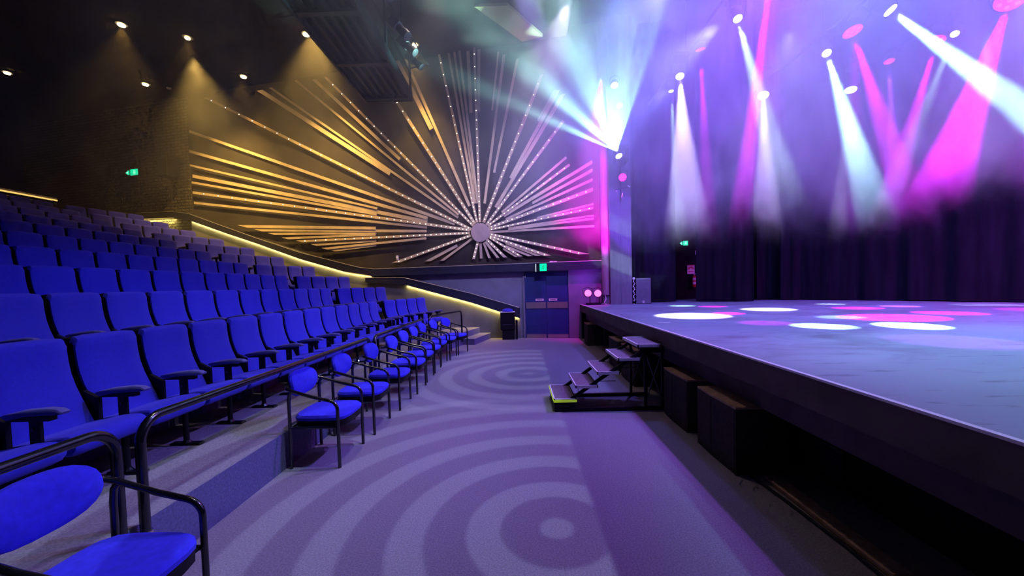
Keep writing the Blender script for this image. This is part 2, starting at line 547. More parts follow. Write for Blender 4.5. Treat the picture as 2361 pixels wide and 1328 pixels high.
# double door
d = tag(MB().box((0.01, -.03, .005), (.664, .01, 2.02), WT).box((.672, -.03, .005), (1.33, .01, 2.02), WT).build('door_1', M['door']),
        'dark blue double door under the green exit sign', None, None, 'structure')
MB().box((0.03, -.04, .915), (.645, -.03, 1.105), WT).build('push_plate', M['brass_plate'], d)
MB().box((0.69, -.04, .915), (1.31, -.03, 1.105), WT).build('push_plate', M['brass_plate'], d)
MB().box((0.03, -.04, .01), (.645, -.03, .12), WT).build('kick_plate', M['brass_plate'], d)
MB().box((0.69, -.04, .01), (1.31, -.03, .12), WT).build('kick_plate', M['brass_plate'], d)
for s0 in (.33, .74):
    st = MB().box((s0, -.036, 1.145), (s0 + .25, -.03, 1.21), WT).build('door_sticker', M['label_white'], d)
    mb = MB()
    for i in range(8):
        mb.box((s0 + .035 + i * .023, -.038, 1.165), (s0 + .052 + i * .023, -.0362, 1.192), WT)
    mb.build('printed_line', M['black'], st)
MB().box((.02, -.045, 1.86), (.035, -.03, 1.93), WT).build('hinge', M['label_white'], d)
mb = MB()
mb.box((-.05, -.06, 0), (.0, .0, 2.06), WT); mb.box((1.34, -.06, 0), (1.39, .0, 2.06), WT)
struct('trim_3', mb, M['doorwall'], 'narrow frame of the double door')

# ceiling over the auditorium
struct('ceiling', MB().box((-20.5, -3, 8.95), (1.6, 16.4, 9.15)), M['ceiling'], 'dark brown ceiling over the seats')
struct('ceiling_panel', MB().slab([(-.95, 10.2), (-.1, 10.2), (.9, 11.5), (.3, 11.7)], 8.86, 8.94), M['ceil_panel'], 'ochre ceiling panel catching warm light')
# walls round the rest
struct('wall_back', MB().box((-20.7, -3, 0), (-20.5, 16.4, 9.1)), M['black'], 'dark rear wall of the auditorium')

# proscenium: magenta column and grey pillar
mb = MB().box((2.45, 11.12, 0), (2.62, 11.55, 9.1))
prof = []
mb.add(*(lambda n: ([(2.52 + .11 * cos(pi + pi * i / n) , 11.16 + .11 * sin(pi + pi * i / n), z) for z in (1.3, 9.1) for i in range(n + 1)],
                    [(i, i + 1, i + n + 2, i + n + 1) for i in range(n)]))(12))
struct('pillar_rounded', mb, M['pillar'], 'rounded proscenium column washed in magenta', smooth=True)
mb = MB().box((2.63, 11.02, STAGE_Z), (3.24, 11.36, 9.1)).box((2.93, 11.014, STAGE_Z), (2.936, 11.02, 9.1))
struct('pillar_proscenium', mb, M['pillar'], 'tall grey proscenium pillar at the end of the stage')
struct('wall_stage_edge', MB().box((3.24, 11.10, STAGE_Z), (3.36, 11.5, 9.1)), M['black_soft'], 'narrow black masking beside the pillar')

# ================================================================ STAGE
mb = MB().slab([(1.85, -3), (12.5, -3), (12.5, 13.3), (3.0, 13.3), (3.0, 11.36), (2.5, 11.36), (1.85, 11.55)], STAGE_Z - .05, STAGE_Z)
deck = struct('stage', mb, M['deck'], 'worn blue grey stage floor')
MB().box((1.835, -3, STAGE_Z - .21), (1.875, 11.56, STAGE_Z - .001)).build('fascia', M['fascia'], deck)
MB().box((1.832, -3, STAGE_Z - .008), (1.862, 11.56, STAGE_Z + .006)).build('nosing', M['edge'], deck)
MB().box((1.99, -3, .575), (2.05, 11.5, STAGE_Z - .05)).build('rear_beam', M['fascia'], deck)
MB().box((2.46, -3, 0), (2.5, 11.45, STAGE_Z - .05)).build('recess_wall', M['black'], deck)
struct('wall_stage_side', MB().box((2.5, 13.08, 0), (12.6, 13.3, 9.6)), M['black'], 'dark side wall behind the stage curtains')
struct('wall_stage_back', MB().box((12.4, -3, 0), (12.6, 13.3, 9.6)), M['black'], 'dark back wall of the stage')
struct('floor_stage_end', MB().box((1.87, 11.46, 0), (2.62, 11.56, STAGE_Z - .05)), M['black'], 'dark end of the stage recess')
vent = thing('vent_panel', 'dark ribbed vent panel deep under the stage near the camera', 'vent', (2.44, 3.15, .07))
MB().box((-.02, -.24, 0), (.0, .24, .26)).build('frame', M['fixture'], vent)
mb = MB()
for i in range(6):
    mb.box((-.028, -.215, .03 + i * .036), (-.02, .215, .046 + i * .036))
mb.build('louvre', M['sub'], vent)
pl = MB().rbox((1.98, 2.05, 0), (2.1, 3.15, .035), .008).build('timber_board', M['sub_top'])
tag(pl, 'long brown timber board lying on the floor under the stage', 'board')
seam = MB().tube([(1.90, 3.2, .012), (1.93, 2.8, .012), (1.95, 2.3, .012), (1.93, 1.7, .012), (1.96, .8, .012)], .011, 8).build('black_cable', M['black_metal'], smooth=True)
tag(seam, 'black cable lying along the floor in front of the timber board', 'cable')
mk = MB().box((2.12, 5.86, STAGE_Z), (2.30, 5.9, STAGE_Z + .002)).build('tape_mark', M['white_paint'])
tag(mk, 'short white tape mark near the stage edge', 'tape')

# subwoofers under the stage lip
def subwoofer(y0, y1, label):
    t = thing('subwoofer', label, 'speaker', (1.79, (y0 + y1) / 2, 0), 0, 'black subwoofers under the stage edge')
    h = (y1 - y0) / 2
    MB().slab([(0, -h), (.42, -h), (.42, h), (0, h), (-.012, h * .12)][::1], .0, .56).build('cabinet', M['sub'], t)
    MB().slab([(0, -h), (.42, -h), (.42, h), (0, h), (-.012, h * .12)], .56, .578).build('top_panel', M['sub_top'], t)
    MB().slab([(-.014, h * .10), (-.004, -h + .02), (0, -h + .02), (-.004, h * .10)], .03, .545).build('grille', M['sub'], t)
    MB().slab([(-.016, h * .14), (-.004, h * .14), (0, h - .02), (-.006, h - .02)], .03, .545).build('grille', M['sub'], t)
    return t
subwoofer(3.21, 3.90, 'black subwoofer cabinet nearest the camera under the stage edge')
subwoofer(4.14, 4.80, 'black subwoofer cabinet just before the portable steps')
subwoofer(6.02, 6.80, 'black subwoofer cabinet just behind the portable steps')
subwoofer(7.02, 7.72, 'black subwoofer cabinet two places behind the portable steps')
subwoofer(10.1, 10.6, 'small black cabinet at the far end under the stage')

# ---------------------------------------------------------------- portable steps
t = thing('portable_steps', 'black metal portable steps with five white-edged treads leading to the stage', 'steps', (0, 0, 0))
tx = [.42, .70, .98, 1.25, 1.50]
Y0, Y1 = 4.90, 5.62
for i, x in enumerate(tx):
    z = .17 * (i + 1)
    tr = MB().box((x + .012, Y0 + .012, z - .03), (x + .278, Y1 - .012, z)).build('tread', M['tread'], t)
    mb = MB().box((x, Y0, z - .035), (x + .29, Y0 + .014, z + .003)).box((x, Y1 - .014, z - .035), (x + .29, Y1, z + .003)).box((x, Y0, z - .035), (x + .014, Y1, z + .003))
    mb.build('tread_edge', M['white_paint'], tr)
    MB().box((x + .276, Y0, z - .035), (x + .29, Y1, z + .002)).build('rear_edge', M['black_metal'], tr)
tp = MB().box((.415, Y0 - .006, .128), (.715, Y0, .160)).box((.408, Y0 - .006, .148), (.418, Y1, .160)).build('yellow_tape', M['yellow'], t)
for y in (Y0 + .03, Y1 - .05):
    MB().add([], []).tube([(.50, y, .06), (1.0, y, .40), (1.62, y, .80)], .024, 6).build('stringer', M['black_metal'], t)
    MB().box((.43, y - .02, .0), (1.86, y + .02, .045)).build('base_rail', M['black_metal'], t)
    for x in (1.60, 1.82):
        MB().box((x - .015, y - .015, .04), (x + .015, y + .015, .82)).build('leg', M['black_metal'], t)
    MB().tube([(1.60, y, .1), (1.82, y, .75)], .009, 6).tube([(1.82, y, .1), (1.60, y, .75)], .009, 6).build('cross_brace', M['fixture'], t)
    MB().box((.43, y - .02, .04), (.70, y + .02, .135)).build('front_bracket', M['black_metal'], t)
for i, x in enumerate(tx[1:4]):
    z = .17 * (i + 2)
    MB().tube([(x + .04, Y0 + .05, z - .03), (x + .04, Y0 + .05, z - .13), (x + .25, Y0 + .05, z - .13)], .005, 6).build('tread_bracket', M['black_metal'], t)
MB().box((1.60, Y0 + .03, .74), (1.85, Y1 - .05, .78)).build('top_frame', M['black_metal'], t)

# ================================================================ FIXED THEATRE SEATS
PITCH = .51
# side profile of the upholstered back: (x of front face, z)
BP = [(-.075, .36), (-.115, .45), (-.172, .57), (-.212, .66), (-.240, .75), (-.255, .84), (-.262, .92), (-.262, .98), (-.272, 1.008), (-.290, 1.02)]
def pad_mesh(profile, thick, width, crown, nseg=10):
    """upholstered pad: profile swept across the width, pillowed and with rounded upper corners"""
    mb = MB()
    ys = [-width / 2 + width * i / nseg for i in range(nseg + 1)]
    ys[1] = ys[0] + .015; ys[-2] = ys[-1] - .015
    n = len(profile)
    vs = []
    ztop = profile[-1][1]
    for j, y in enumerate(ys):
        e = abs(y) / (width / 2)
        pill = -.018 * max(0, (e - .72) / .28) ** 2 - .006 * (1 - e * e) * 0
        for (x, z) in profile:
            drop = 0
            if e > .82 and z > ztop - .10:
                drop = crown * (1 - sqrt(max(0, 1 - ((e - .82) / .18) ** 2))) * (z - (ztop - .10)) / .10
            vs.append((x + pill, y, z - drop))
        for (x, z) in profile:
            drop = 0
            if e > .82 and z > ztop - .10:
                drop = crown * (1 - sqrt(max(0, 1 - ((e - .82) / .18) ** 2))) * (z - (ztop - .10)) / .10
            vs.append((x - thick, y, z - drop))
    W = 2 * n
    fs = []
    for j in range(len(ys) - 1):
        a, b = j * W, (j + 1) * W
        for i in range(n - 1):
            fs.append((a + i, b + i, b + i + 1, a + i + 1))
            fs.append((a + n + i, a + n + i + 1, b + n + i + 1, b + n + i))
        fs.append((a + n - 1, b + n - 1, b + W - 1, a + W - 1))
        fs.append((a, a + n, b + n, b))
    for a, rev in ((0, 0), ((len(ys) - 1) * W, 1)):
        for i in range(n - 1):
            q = (a + i, a + i + 1, a + n + i + 1, a + n + i)
            fs.append(q[::-1] if rev else q)
    return mb.add(vs, fs)

def armrest_parts(root, y):
    # padded armrest, its bracket, support post and bolt
    DX = .05
    SH = Matrix.Translation((DX, 0, 0))
    prof = [(-.15, .595), (-.13, .615), (-.02, .640), (.12, .652), (.19, .645), (.225, .625), (.215, .61), (.12, .606), (-.02, .598), (-.12, .575)]
    mb = MB()
    n = len(prof)
    ws = [(-.030, .55), (-.022, .9), (0, 1), (.022, .9), (.030, .55)]
    cx, cz = .02, .615
    vs = []
    for yy, sc in ws:
        for x, z in prof:
            vs.append((x if abs(yy) < .025 else x * .97, y + yy, cz + (z - cz) * sc))
    fs = []
    for j in range(len(ws) - 1):
        for i in range(n):
            k = (i + 1) % n
            fs.append((j * n + i, j * n + k, (j + 1) * n + k, (j + 1) * n + i))
    fs.append(tuple(range(n))); fs.append(tuple((len(ws) - 1) * n + i for i in range(n - 1, -1, -1)))
    a = mb.add(vs, fs, SH).build('armrest', M['arm'], root, smooth=True)
    MB().box((-.12, y - .022, .572), (.14, y + .022, .598), SH).build('underside', M['black_metal'], a)
    p = MB().rbox((.00, y - .016, .30), (.065, y + .016, .585), .008, 1, SH).build('support_post', M['black_metal'], root)
    T = Matrix.Translation((.032 + DX, y - .017, .52)) @ Matrix.Rotation(pi / 2, 4, 'X')
    MB().lathe([(.011, -.001), (.011, .004), (.007, .006)], 12, T).build('bolt', M['fixture'], p)
    MB().prism([(-.20, .30), (-.09, .30), (-.09, .56), (-.16, .60), (-.20, .62)], y - .014, y + .014).build('side_panel', M['black_metal'], root)
    l = MB().tube([(.03, y, .03), (.03, y, .34)], .022, 10, SH).build('leg', M['black_metal'], root, smooth=True)
    MB().rbox((-.10, y - .035, .0), (.17, y + .035, .018), .008, 1, SH).tube([(.03, y, .015), (.03, y, .04)], [.04, .024], 10, SH).build('foot_plate', M['gloss_black'], l)

def make_seat(label, group, last=False):
    t = thing('theatre_seat', label, 'seat', (0, 0, 0), 0, group)
    pad_mesh(BP, .035, .456, .05).build('backrest', M['fabric'], t, smooth=True)
    shell = [(x - .034, z) for x, z in BP]
    shell[-1] = (shell[-1][0], 1.010); shell[-2] = (shell[-2][0], 1.0)
    pad_mesh(shell, .075, .466, .05).build('back_shell', M['fabric_dark'], t, smooth=True)
    # cushion with rolled front
    cp = []
    top = [(-.12, .405), (.0, .425), (.12, .450), (.20, .458)]
    roll = [(.225 + .068 * sin(a), .392 + .068 * cos(a)) for a in [radians(d) for d in (15, 40, 65, 90, 115, 140, 165)]]
    bot = [(.16, .325), (.0, .335), (-.12, .345)]
    prof = top + roll + bot
    n = len(prof)
    ys = [-.232, -.222, -.19, 0, .19, .222, .232]
    sc = [.74, .93, 1, 1, 1, .93, .74]
    vs = []
    for yy, s in zip(ys, sc):
        for x, z in prof:
            vs.append((.08 + (x - .08) * (.94 + .06 * s if s < 1 else 1), yy, .39 + (z - .39) * s))
    fs = []
    for j in range(len(ys) - 1):
        for i in range(n):
            k = (i + 1) % n
            fs.append((j * n + i, j * n + k, (j + 1) * n + k, (j + 1) * n + i))
    fs.append(tuple(range(n))); fs.append(tuple((len(ys) - 1) * n + i for i in range(n - 1, -1, -1)))
    MB().add(vs, fs).build('seat_cushion', M['fabric'], t, smooth=True)
    MB().box((-.09, -.215, .312), (.17, .215, .330)).build('seat_pan', M['black_metal'], t)
    armrest_parts(t, -PITCH / 2)
    if last:
        armrest_parts(t, PITCH / 2)
    return t

seat0 = make_seat('x', 'g'); seat1 = make_seat('x', 'g', True)
used = {0: False, 1: False}
def place_seat(x, y, z, rz, label, group, last):
    p = seat1 if last else seat0
    if not used[last]:
        used[last] = True
        p.location = (x, y, z); p.rotation_euler = (0, 0, rz); p['label'] = label; p['group'] = group
        return p
    return dup(p, (x, y, z), rz, label, group)

NROW = 10
for k in range(NROW):
    n = int(round((ENDA[k] - STA[k]) / PITCH))
    xo = TOPX[k] + .26
    if k == 0: xo = -3.0
    row = ORD[k]
    for i in range(n):
        yc = ENDA[k] - (i + .5) * PITCH
        place_seat(xo, yc, TZ[k], 0, 'blue fabric theatre seat, %s before the bend in the %s row from the front' % (ORD[i], row),
                   'fixed blue seats before the bend of the %s row' % row, 0 if i else 1)
    nb = 4
    for i in range(nb):
        c = Vector((TOPX[k], STB[k], 0)) + KD * ((i + .5) * PITCH) + KN * .26
        if wall_y(c.x) - (c.y + .3) < .05: continue
        place_seat(c.x, c.y, TZ[k], -KA, 'blue fabric theatre seat, %s past the bend in the %s row from the front' % (ORD[i], row),
                   'fixed blue seats past the bend of the %s row' % row, 1 if i == nb - 1 else 0)

# ================================================================ FRONT HANDRAILS
def handrail(label, pa, pb, ztop=.93, r=.13, foot_z=.10):
    pa, pb = Vector(pa), Vector(pb)
    t = thing('handrail', label, 'handrail', (pa.x, pa.y, 0), 0, 'black guard rails in front of the first row')
    d = (pb - pa); L = d.length; d.normalize()
    up = Vector((0, 0, 1))
    P = [Vector((0, 0, foot_z)), Vector((0, 0, ztop - r))]
    P += arc(Vector((0, 0, ztop - r)) + d * r, -d, up, r, 0, pi / 2, 8)[1:]
    P += arc(Vector((0, 0, ztop - r)) + d * (L - r), -d, up, r, pi / 2, pi, 8)
    P += [d * L + up * foot_z]
    MB().tube(P, .025, 14).build('rail', M['gloss_black'], t, smooth=True)
    nrm = Vector((-d.y, d.x, 0))
    for q in (Vector((0, 0, 0)), d * L):
        mb = MB()
        T = Matrix.Translation(q + Vector((0, 0, .29)))
        mb.lathe([(.034, -.02), (.036, 0), (.034, .02)], 14, T)
        mb.tube([q + Vector((0, 0, .29)), q + nrm * .045 + Vector((0, 0, .29))], .018, 8)
        mb.build('wall_clamp', M['chrome'], t, smooth=True)
    return t
handrail('black tubular guard rail at the near end, behind the closest armchair', (-2.15, -.9, 0), (-2.15, 1.97, 0), .95)
handrail('black tubular guard rail with its near post beside the closest armchair', (-2.15, 2.10, 0), (-2.15, 5.46, 0), .945)
handrail('black tubular guard rail in the middle of the first row', (-2.15, 5.62, 0), (-2.15, 8.55, 0), .945)
kx = -2.15 + (8.9 - 8.72) * math.tan(KA)
e = Vector((kx, 8.9, 0)) + KD * 1.85
handrail('black tubular guard rail at the far end by the side steps', (kx, 8.9, 0), (e.x, e.y, 0), .97)

# ================================================================ LOOSE ARMCHAIRS
def make_armchair():
    t = thing('armchair', 'x', 'chair', (0, 0, 0), 0, 'blue armchairs along the front of the seating')
    hx, hy = .225, .27
    for s in (-1, 1):
        y = s * hy
        # front leg rises and bends back into the arm
        P = [(hx, y, 0), (hx, y, .54)] + [tuple(v) for v in arc((hx - .09, y, .54), (1, 0, 0), (0, 0, 1), .09, 0, radians(80), 6)][1:]
        MB().tube(P, .0155, 10).build('leg', M['gloss_black'], t, smooth=True)
        P = [(hx - .075, y, .629), (0, y, .665), (-hx + .03, y, .725), (-hx - .02, y * .95, .742), (-hx - .045, y * .80, .745)]
        MB().tube(P, .0155, 10).build('arm', M['gloss_black'], t, smooth=True)
        P = [(-hx, y, 0), (-hx, y, .62), (-hx + .008, y, .69), (-hx + .035, y, .72)]
        MB().tube(P, .0155, 10).build('leg', M['gloss_black'], t, smooth=True)
        MB().tube([(hx, y, .38), (-hx, y, .38)], .013, 8).build('side_rail', M['gloss_black'], t, smooth=True)
    for xx in (hx - .02, -hx + .02):
        MB().tube([(xx, -hy, .385), (xx, hy, .385)], .010, 8).build('cross_rail', M['gloss_black'], t, smooth=True)
    # seat: rounded square pad
    vs, fs = [], []
    N = 28
    def ring(rx, ry, z, p=4.5, cx=.02):
        out = []
        for k in range(N):
            a = 2 * pi * k / N
            ca, sa = cos(a), sin(a)
            r = (abs(ca) ** p + abs(sa) ** p) ** (-1 / p)
            out.append((cx + rx * r * ca, ry * r * sa, z))
        return out
    def stack(layers):
        vs, fs = [], []
        for l in layers: vs += l
        for i in range(len(layers) - 1):
            for k in range(N):
                k2 = (k + 1) % N
                fs.append((i * N + k, i * N + k2, (i + 1) * N + k2, (i + 1) * N + k))
        fs.append(tuple(range(N - 1, -1, -1))); fs.append(tuple((len(layers) - 1) * N + k for k in range(N)))
        return MB().add(vs, fs)
    stack([ring(.235, .235, .425), ring(.252, .250, .435), ring(.255, .253, .460), ring(.240, .238, .482), ring(.19, .19, .490), ring(.08, .08, .493)]).build('seat', M['chair_blue'], t, smooth=True)
    stack([ring(.240, .240, .365), ring(.248, .246, .375), ring(.250, .248, .432)]).build('seat_base', M['black_metal'], t, smooth=True)
    # oval back pad, leaning back a little
    T = Matrix.Translation((-.262, 0, .755)) @ Matrix.Rotation(radians(-10), 4, 'Y')
    lay = []
    for xx, sc in ((-.030, .80), (-.026, .95), (-.008, 1.0), (.012, .97), (.026, .82), (.032, .45)):
        lay.append([(xx + .045 * (sin(2 * pi * k / N) ** 2) * sc, .222 * sc * sin(2 * pi * k / N) * (abs(sin(2 * pi * k / N)) ** 2.6 + abs(cos(2 * pi * k / N)) ** 2.6) ** (-1 / 2.6),
                     .132 * sc * cos(2 * pi * k / N) * (abs(sin(2 * pi * k / N)) ** 2.6 + abs(cos(2 * pi * k / N)) ** 2.6) ** (-1 / 2.6)) for k in range(N)])
    mb = stack(lay)
    mb.v = [T @ v for v in mb.v]
    mb.build('backrest', M['chair_blue'], t, smooth=True)
    for s in (-1, 1):
        MB().tube([(-.27, s * .216, .745), (-.262, s * .19, .75)], .02, 8).build('back_bracket', M['fixture'], t, smooth=True)
    return t

armchair0 = make_armchair()
CH = [(-1.825, 1.58, 0), (-1.922, 3.752, 0), (-1.895, 4.53, 1), (-1.865, 5.368, 1), (-1.83, 6.145, 0), (-1.855, 6.87, 0), (-1.862, 7.56, 0),
      (-1.862, 8.226, -2), (-1.77, 8.865, -6), (-1.615, 9.46, -16)]
LB = ['blue armchair nearest the camera, cut by the lower left corner', 'blue armchair, first of the receding line, its legs fully in view',
      'blue armchair, second of the receding line along the seating step', 'blue armchair, third of the receding line along the seating step',
      'blue armchair, fourth of the receding line along the seating step', 'blue armchair, fifth of the receding line along the seating step',
      'blue armchair, sixth of the receding line along the seating step', 'blue armchair, seventh of the receding line along the seating step',
      'blue armchair, second from the far end of the line', 'blue armchair at the far end of the line, turned towards the stage steps']
for i, (x, y, a) in enumerate(CH):
    if i == 0:
        armchair0.location = (x, y, 0); armchair0.rotation_euler = (0, 0, radians(a)); armchair0['label'] = LB[0]
    else:
        dup(armchair0, (x, y, 0), radians(a), LB[i])

# ================================================================ SUNBURST
sun = thing('sunburst_wall_art', 'large sunburst of pale timber battens and pea lights radiating from a round disc', 'wall art', WP(-1.343, 0, 3.312))
def bld(mb, name, mat, parent, **k):
    """world-space mesh under a parent that is not at the origin"""
    o = mb.build(name, mat, None, **k)
    o.parent = parent
    p = parent
    M_ = Matrix()
    while p is not None:
        M_ = Matrix.Translation(p.location) @ p.rotation_euler.to_matrix().to_4x4() @ M_
        p = p.parent
    o.matrix_parent_inverse = M_.inverted()
    return o
CS, CZ = -1.343, 3.312
T = Matrix.Translation(WP(CS, .17, CZ)) @ (WT.to_3x3().to_4x4()) @ Matrix.Rotation(pi / 2, 4, 'X')
mb = MB().lathe([(.285, -.04), (.295, -.03), (.295, .012), (.285, .02)], 48, T)
bld(mb, 'medallion', M['medallion'], sun, smooth=True)
mb = MB().lathe([(.12, -.15), (.12, -.03)], 24, T)
bld(mb, 'hub', M['black'], sun)
cand = []
for n, (so, zo, si, zi, w, lit, cut) in enumerate(RAYS):
    D = Vector((so - si, zo - zi)); L = D.length; D.normalize()
    Pn = Vector((-D.y, D.x))
    if cut == 'V': C = Vector((0, 1))
    elif cut == 'H': C = Vector((1, 0))
    elif cut == 'T': C = Vector((1, .02))
    elif cut == 'S': C = Vector((1, -.30)).normalized()
    else: C = Pn
    h = w / 2
    inner = [Vector((si, zi)) + Pn * h, Vector((si, zi)) - Pn * h]
    outer = []
    for sg in (-1, 1):
        base = Vector((si, zi)) + Pn * (sg * h)
        # base + D*t = (so,zo) + C*u
        det = D.x * (-C.y) - D.y * (-C.x)
        rx, ry = so - base.x, zo - base.y
        tt = (rx * (-C.y) - ry * (-C.x)) / det
        outer.append(base + D * tt)
    poly = [inner[0], inner[1], outer[0], outer[1]]
    layer = .035 if (lit or n % 3 == 0) else .0 if n % 3 == 1 else -.02
    f = .115 + layer * .6
    mb = MB().prism([(p.x, p.y) for p in poly], -f, -f + .032, WT)
    b = bld(mb, 'batten', M['batten'], sun)
    # dark spine that carries the batten off the wall
    c0 = Vector((si, zi)) + D * .05; c1 = Vector((si, zi)) + D * (L - w * 1.5 - .15)
    q0 = Pn * .012
    mb = MB().prism([tuple(c0 + q0), tuple(c0 - q0), tuple(c1 - q0), tuple(c1 + q0)], -f + .032, -.001, WT)
    bld(mb, 'spine', M['black'], b)
    if lit:
        tt, q = .10, 0
        r0 = sqrt((si - CS) ** 2 + (zi - CZ) ** 2)
        while tt < L - .05:
            c = Vector((si, zi)) + D * tt
            cand.append((c.x, c.y, f, b))
            tt += .11 + .055 * (tt + r0 * .4)
cand.sort(key=lambda c: c[0] * -1 + 0 * c[1])
bulb_me = None
rest = MB()
for i, (s, z, f, b) in enumerate(cand):
    prof = [(.014, 0), (.0125, .007), (.007, .012), (.002, .014)]
    if i < 100:
        if bulb_me is None:
            o = MB().lathe(prof, 8, Matrix.Rotation(pi / 2, 4, 'X')).build('bulb', M['bulb'])
            bulb_me = o.data
        else:
            o = bpy.data.objects.new('bulb', bulb_me); COL.objects.link(o)
        o.parent = b
        bl = Matrix.Translation(sun.location)
        Wm = Matrix.Translation(WP(s, f + .001, z)) @ WT.to_3x3().to_4x4()
        o.matrix_parent_inverse = Matrix()
        o.matrix_basis = Wm
        # batten's own matrix is identity in world space, so the bulb sits in world space
    else:
        rest.lathe(prof, 6, Matrix.Translation(WP(s, f + .001, z)) @ WT.to_3x3().to_4x4() @ Matrix.Rotation(pi / 2, 4, 'X'))
r_ = bld(rest, 'bulb', M['bulb'], sun)
tag(r_, None, None, None, 'stuff')

# ================================================================ WALL BITS
def exit_sign(root_label, T, w, h, arrow, mat, backing=True, name='exit_sign'):
    t = thing(name, root_label, 'exit sign', T.translation)
    R = T.to_3x3().to_4x4()
    MB().box((-w / 2, -.03, -h / 2), (w / 2, .03, h / 2), R).build('housing', M['black_metal'], t)
    if arrow:
        x0 = -w / 2 + w * .40
    else:
        x0 = -w / 2 + w * .38
    f = MB().rbox((x0, -.036, -h / 2 + .02), (w / 2 - .015, -.030, h / 2 - .02), .004, 1, R).build('lit_face', mat, t)
    # running figure and doorway
    mb = MB()
    cx = (x0 + w / 2 - .015) / 2; q = h * .30
    def bar(a, b, r):
        mb.tube([(cx + a[0] * q, -.037, a[1] * q), (cx + b[0] * q, -.037, b[1] * q)], r, 5, R)
    bar((.05, .75), (.12, .62), h * .045)
    bar((.0, .45), (-.15, -.1), h * .035)
    bar((0, .4), (.4, .15), h * .02); bar((0, .4), (-.45, .2), h * .02)
    bar((-.15, -.1), (.3, -.35), h * .025); bar((.3, -.35), (.15, -.85), h * .022)
    bar((-.15, -.1), (-.35, -.5), h * .025); bar((-.35, -.5), (-.75, -.55), h * .022)
    bar((.75, -.9), (.75, .85), h * .014); bar((.75, .85), (-.3, .85), h * .014)
    mb.build('running_figure', M['sign_dark'] if not arrow else M['sign_white'], f)
    if arrow:
        ax = -w / 2 + w * .2
        mb = MB().prism([(ax - w * .17, 0), (ax + w * .02, -h * .3), (ax + w * .13, -h * .3), (ax + w * .13, h * .3), (ax + w * .02, h * .3)], -.036, -.03, R)
        a = mb.build('arrow_panel', mat, t)
        MB().tube([(ax + w * .08, -.037, 0), (ax - w * .06, -.037, 0)], h * .03, 5, R).tube([(ax, -.037, h * .14), (ax - w * .08, -.037, 0), (ax, -.037, -h * .14)], h * .03, 5, R).build('arrow', M['sign_white'], a)
    else:
        MB().box((-w / 2 + .01, -.034, -h / 2 + .01), (-w / 2 + .028, -.03, h / 2 - .02), R).build('side_light', M['sign_white'], t)
    return t
def WTat(s, off, z):
    return Matrix.Translation(WP(s, off, z)) @ WT.to_3x3().to_4x4()
exit_sign('green running-figure exit sign above the blue double door', WTat(.56, .26, 2.155), .36, .26, False, M['green_lit'])
exit_sign('teal exit sign with left arrow on the dark brick wall', WTat(-15.22, .06, 6.36), .66, .27, True, M['teal_lit'])
exit_sign('teal exit sign with left arrow on the dark wall between the stage curtains', Matrix.Translation((5.57, 13.04, 2.90)), .30, .19, True, M['teal_lit'])
t = thing('wall_sensor', 'small pale wall sensor under the long left rays', 'sensor', WP(-4.25, .02, 2.65))
bld(MB().rbox((-4.29, -.04, 2.575), (-4.21, -.0, 2.725), .01, 2, WT), 'cover', M['white_paint'], t)
bld(MB().box((-4.275, -.045, 2.60), (-4.225, -.04, 2.625), WT), 'lens', M['baked_violet_case'], t)
t = thing('ledge_camera', 'small pale camera bracket on the ledge beside the exit sign', 'camera', WP(.92, .14, 2.31))
bld(MB().rbox((.80, -.17, 2.303), (.90, -.10, 2.335), .008, 1, WT), 'base', M['white_paint'], t)
bld(MB().rbox((.91, -.19, 2.303), (1.02, -.12, 2.33), .008, 1, WT), 'body', M['white_paint'], t)
# loudspeaker on the brick wall
t = thing('wall_loudspeaker', 'black loudspeaker hung high where brick meets the sunburst wall', 'speaker', WP(-12.9, .3, 6.2))
bld(MB().rbox((-13.05, -.75, 5.85), (-12.62, -.35, 6.50), .02, 1, WT), 'cabinet', M['black_metal'], t)
bld(MB().box((-13.02, -.76, 5.88), (-12.65, -.75, 6.47), WT), 'grille', M['black'], t)
bld(MB().box((-13.25, -.5, 6.50), (-12.75, -.02, 6.62), WT), 'bracket', M['black_metal'], t)

# stand in front of the handrail end
t = thing('equipment_stand', 'black boxy stand with pale top edge left of the double door', 'stand', (-.35, 11.72, 0))
MB().rbox((-.22, -.14, .30), (.22, .16, .83), .012, 1).build('upper_case', M['black_metal'], t)
MB().box((-.225, -.146, .83), (.225, .165, .85)).build('top_edge', M['white_paint'], t)
MB().box((-.16, -.150, .46), (.15, -.138, .475)).build('handle', M['fixture'], t)
MB().rbox((-.17, -.11, .0), (.20, .13, .30), .01, 1).build('lower_case', M['black'], t)
MB().lathe([(.16, .85), (.17, .87), (.15, .91), (.08, .935)], 20).build('round_cushion', M['fabric'], t, smooth=True)
MB().rbox((.24, -.08, .0), (.30, .08, .58), .01, 1).build('side_case', M['black'], t)
MB().tube([(.22, -.08, .56), (.28, -.08, .60)], .008, 6).build('bracket', M['chrome'], t)

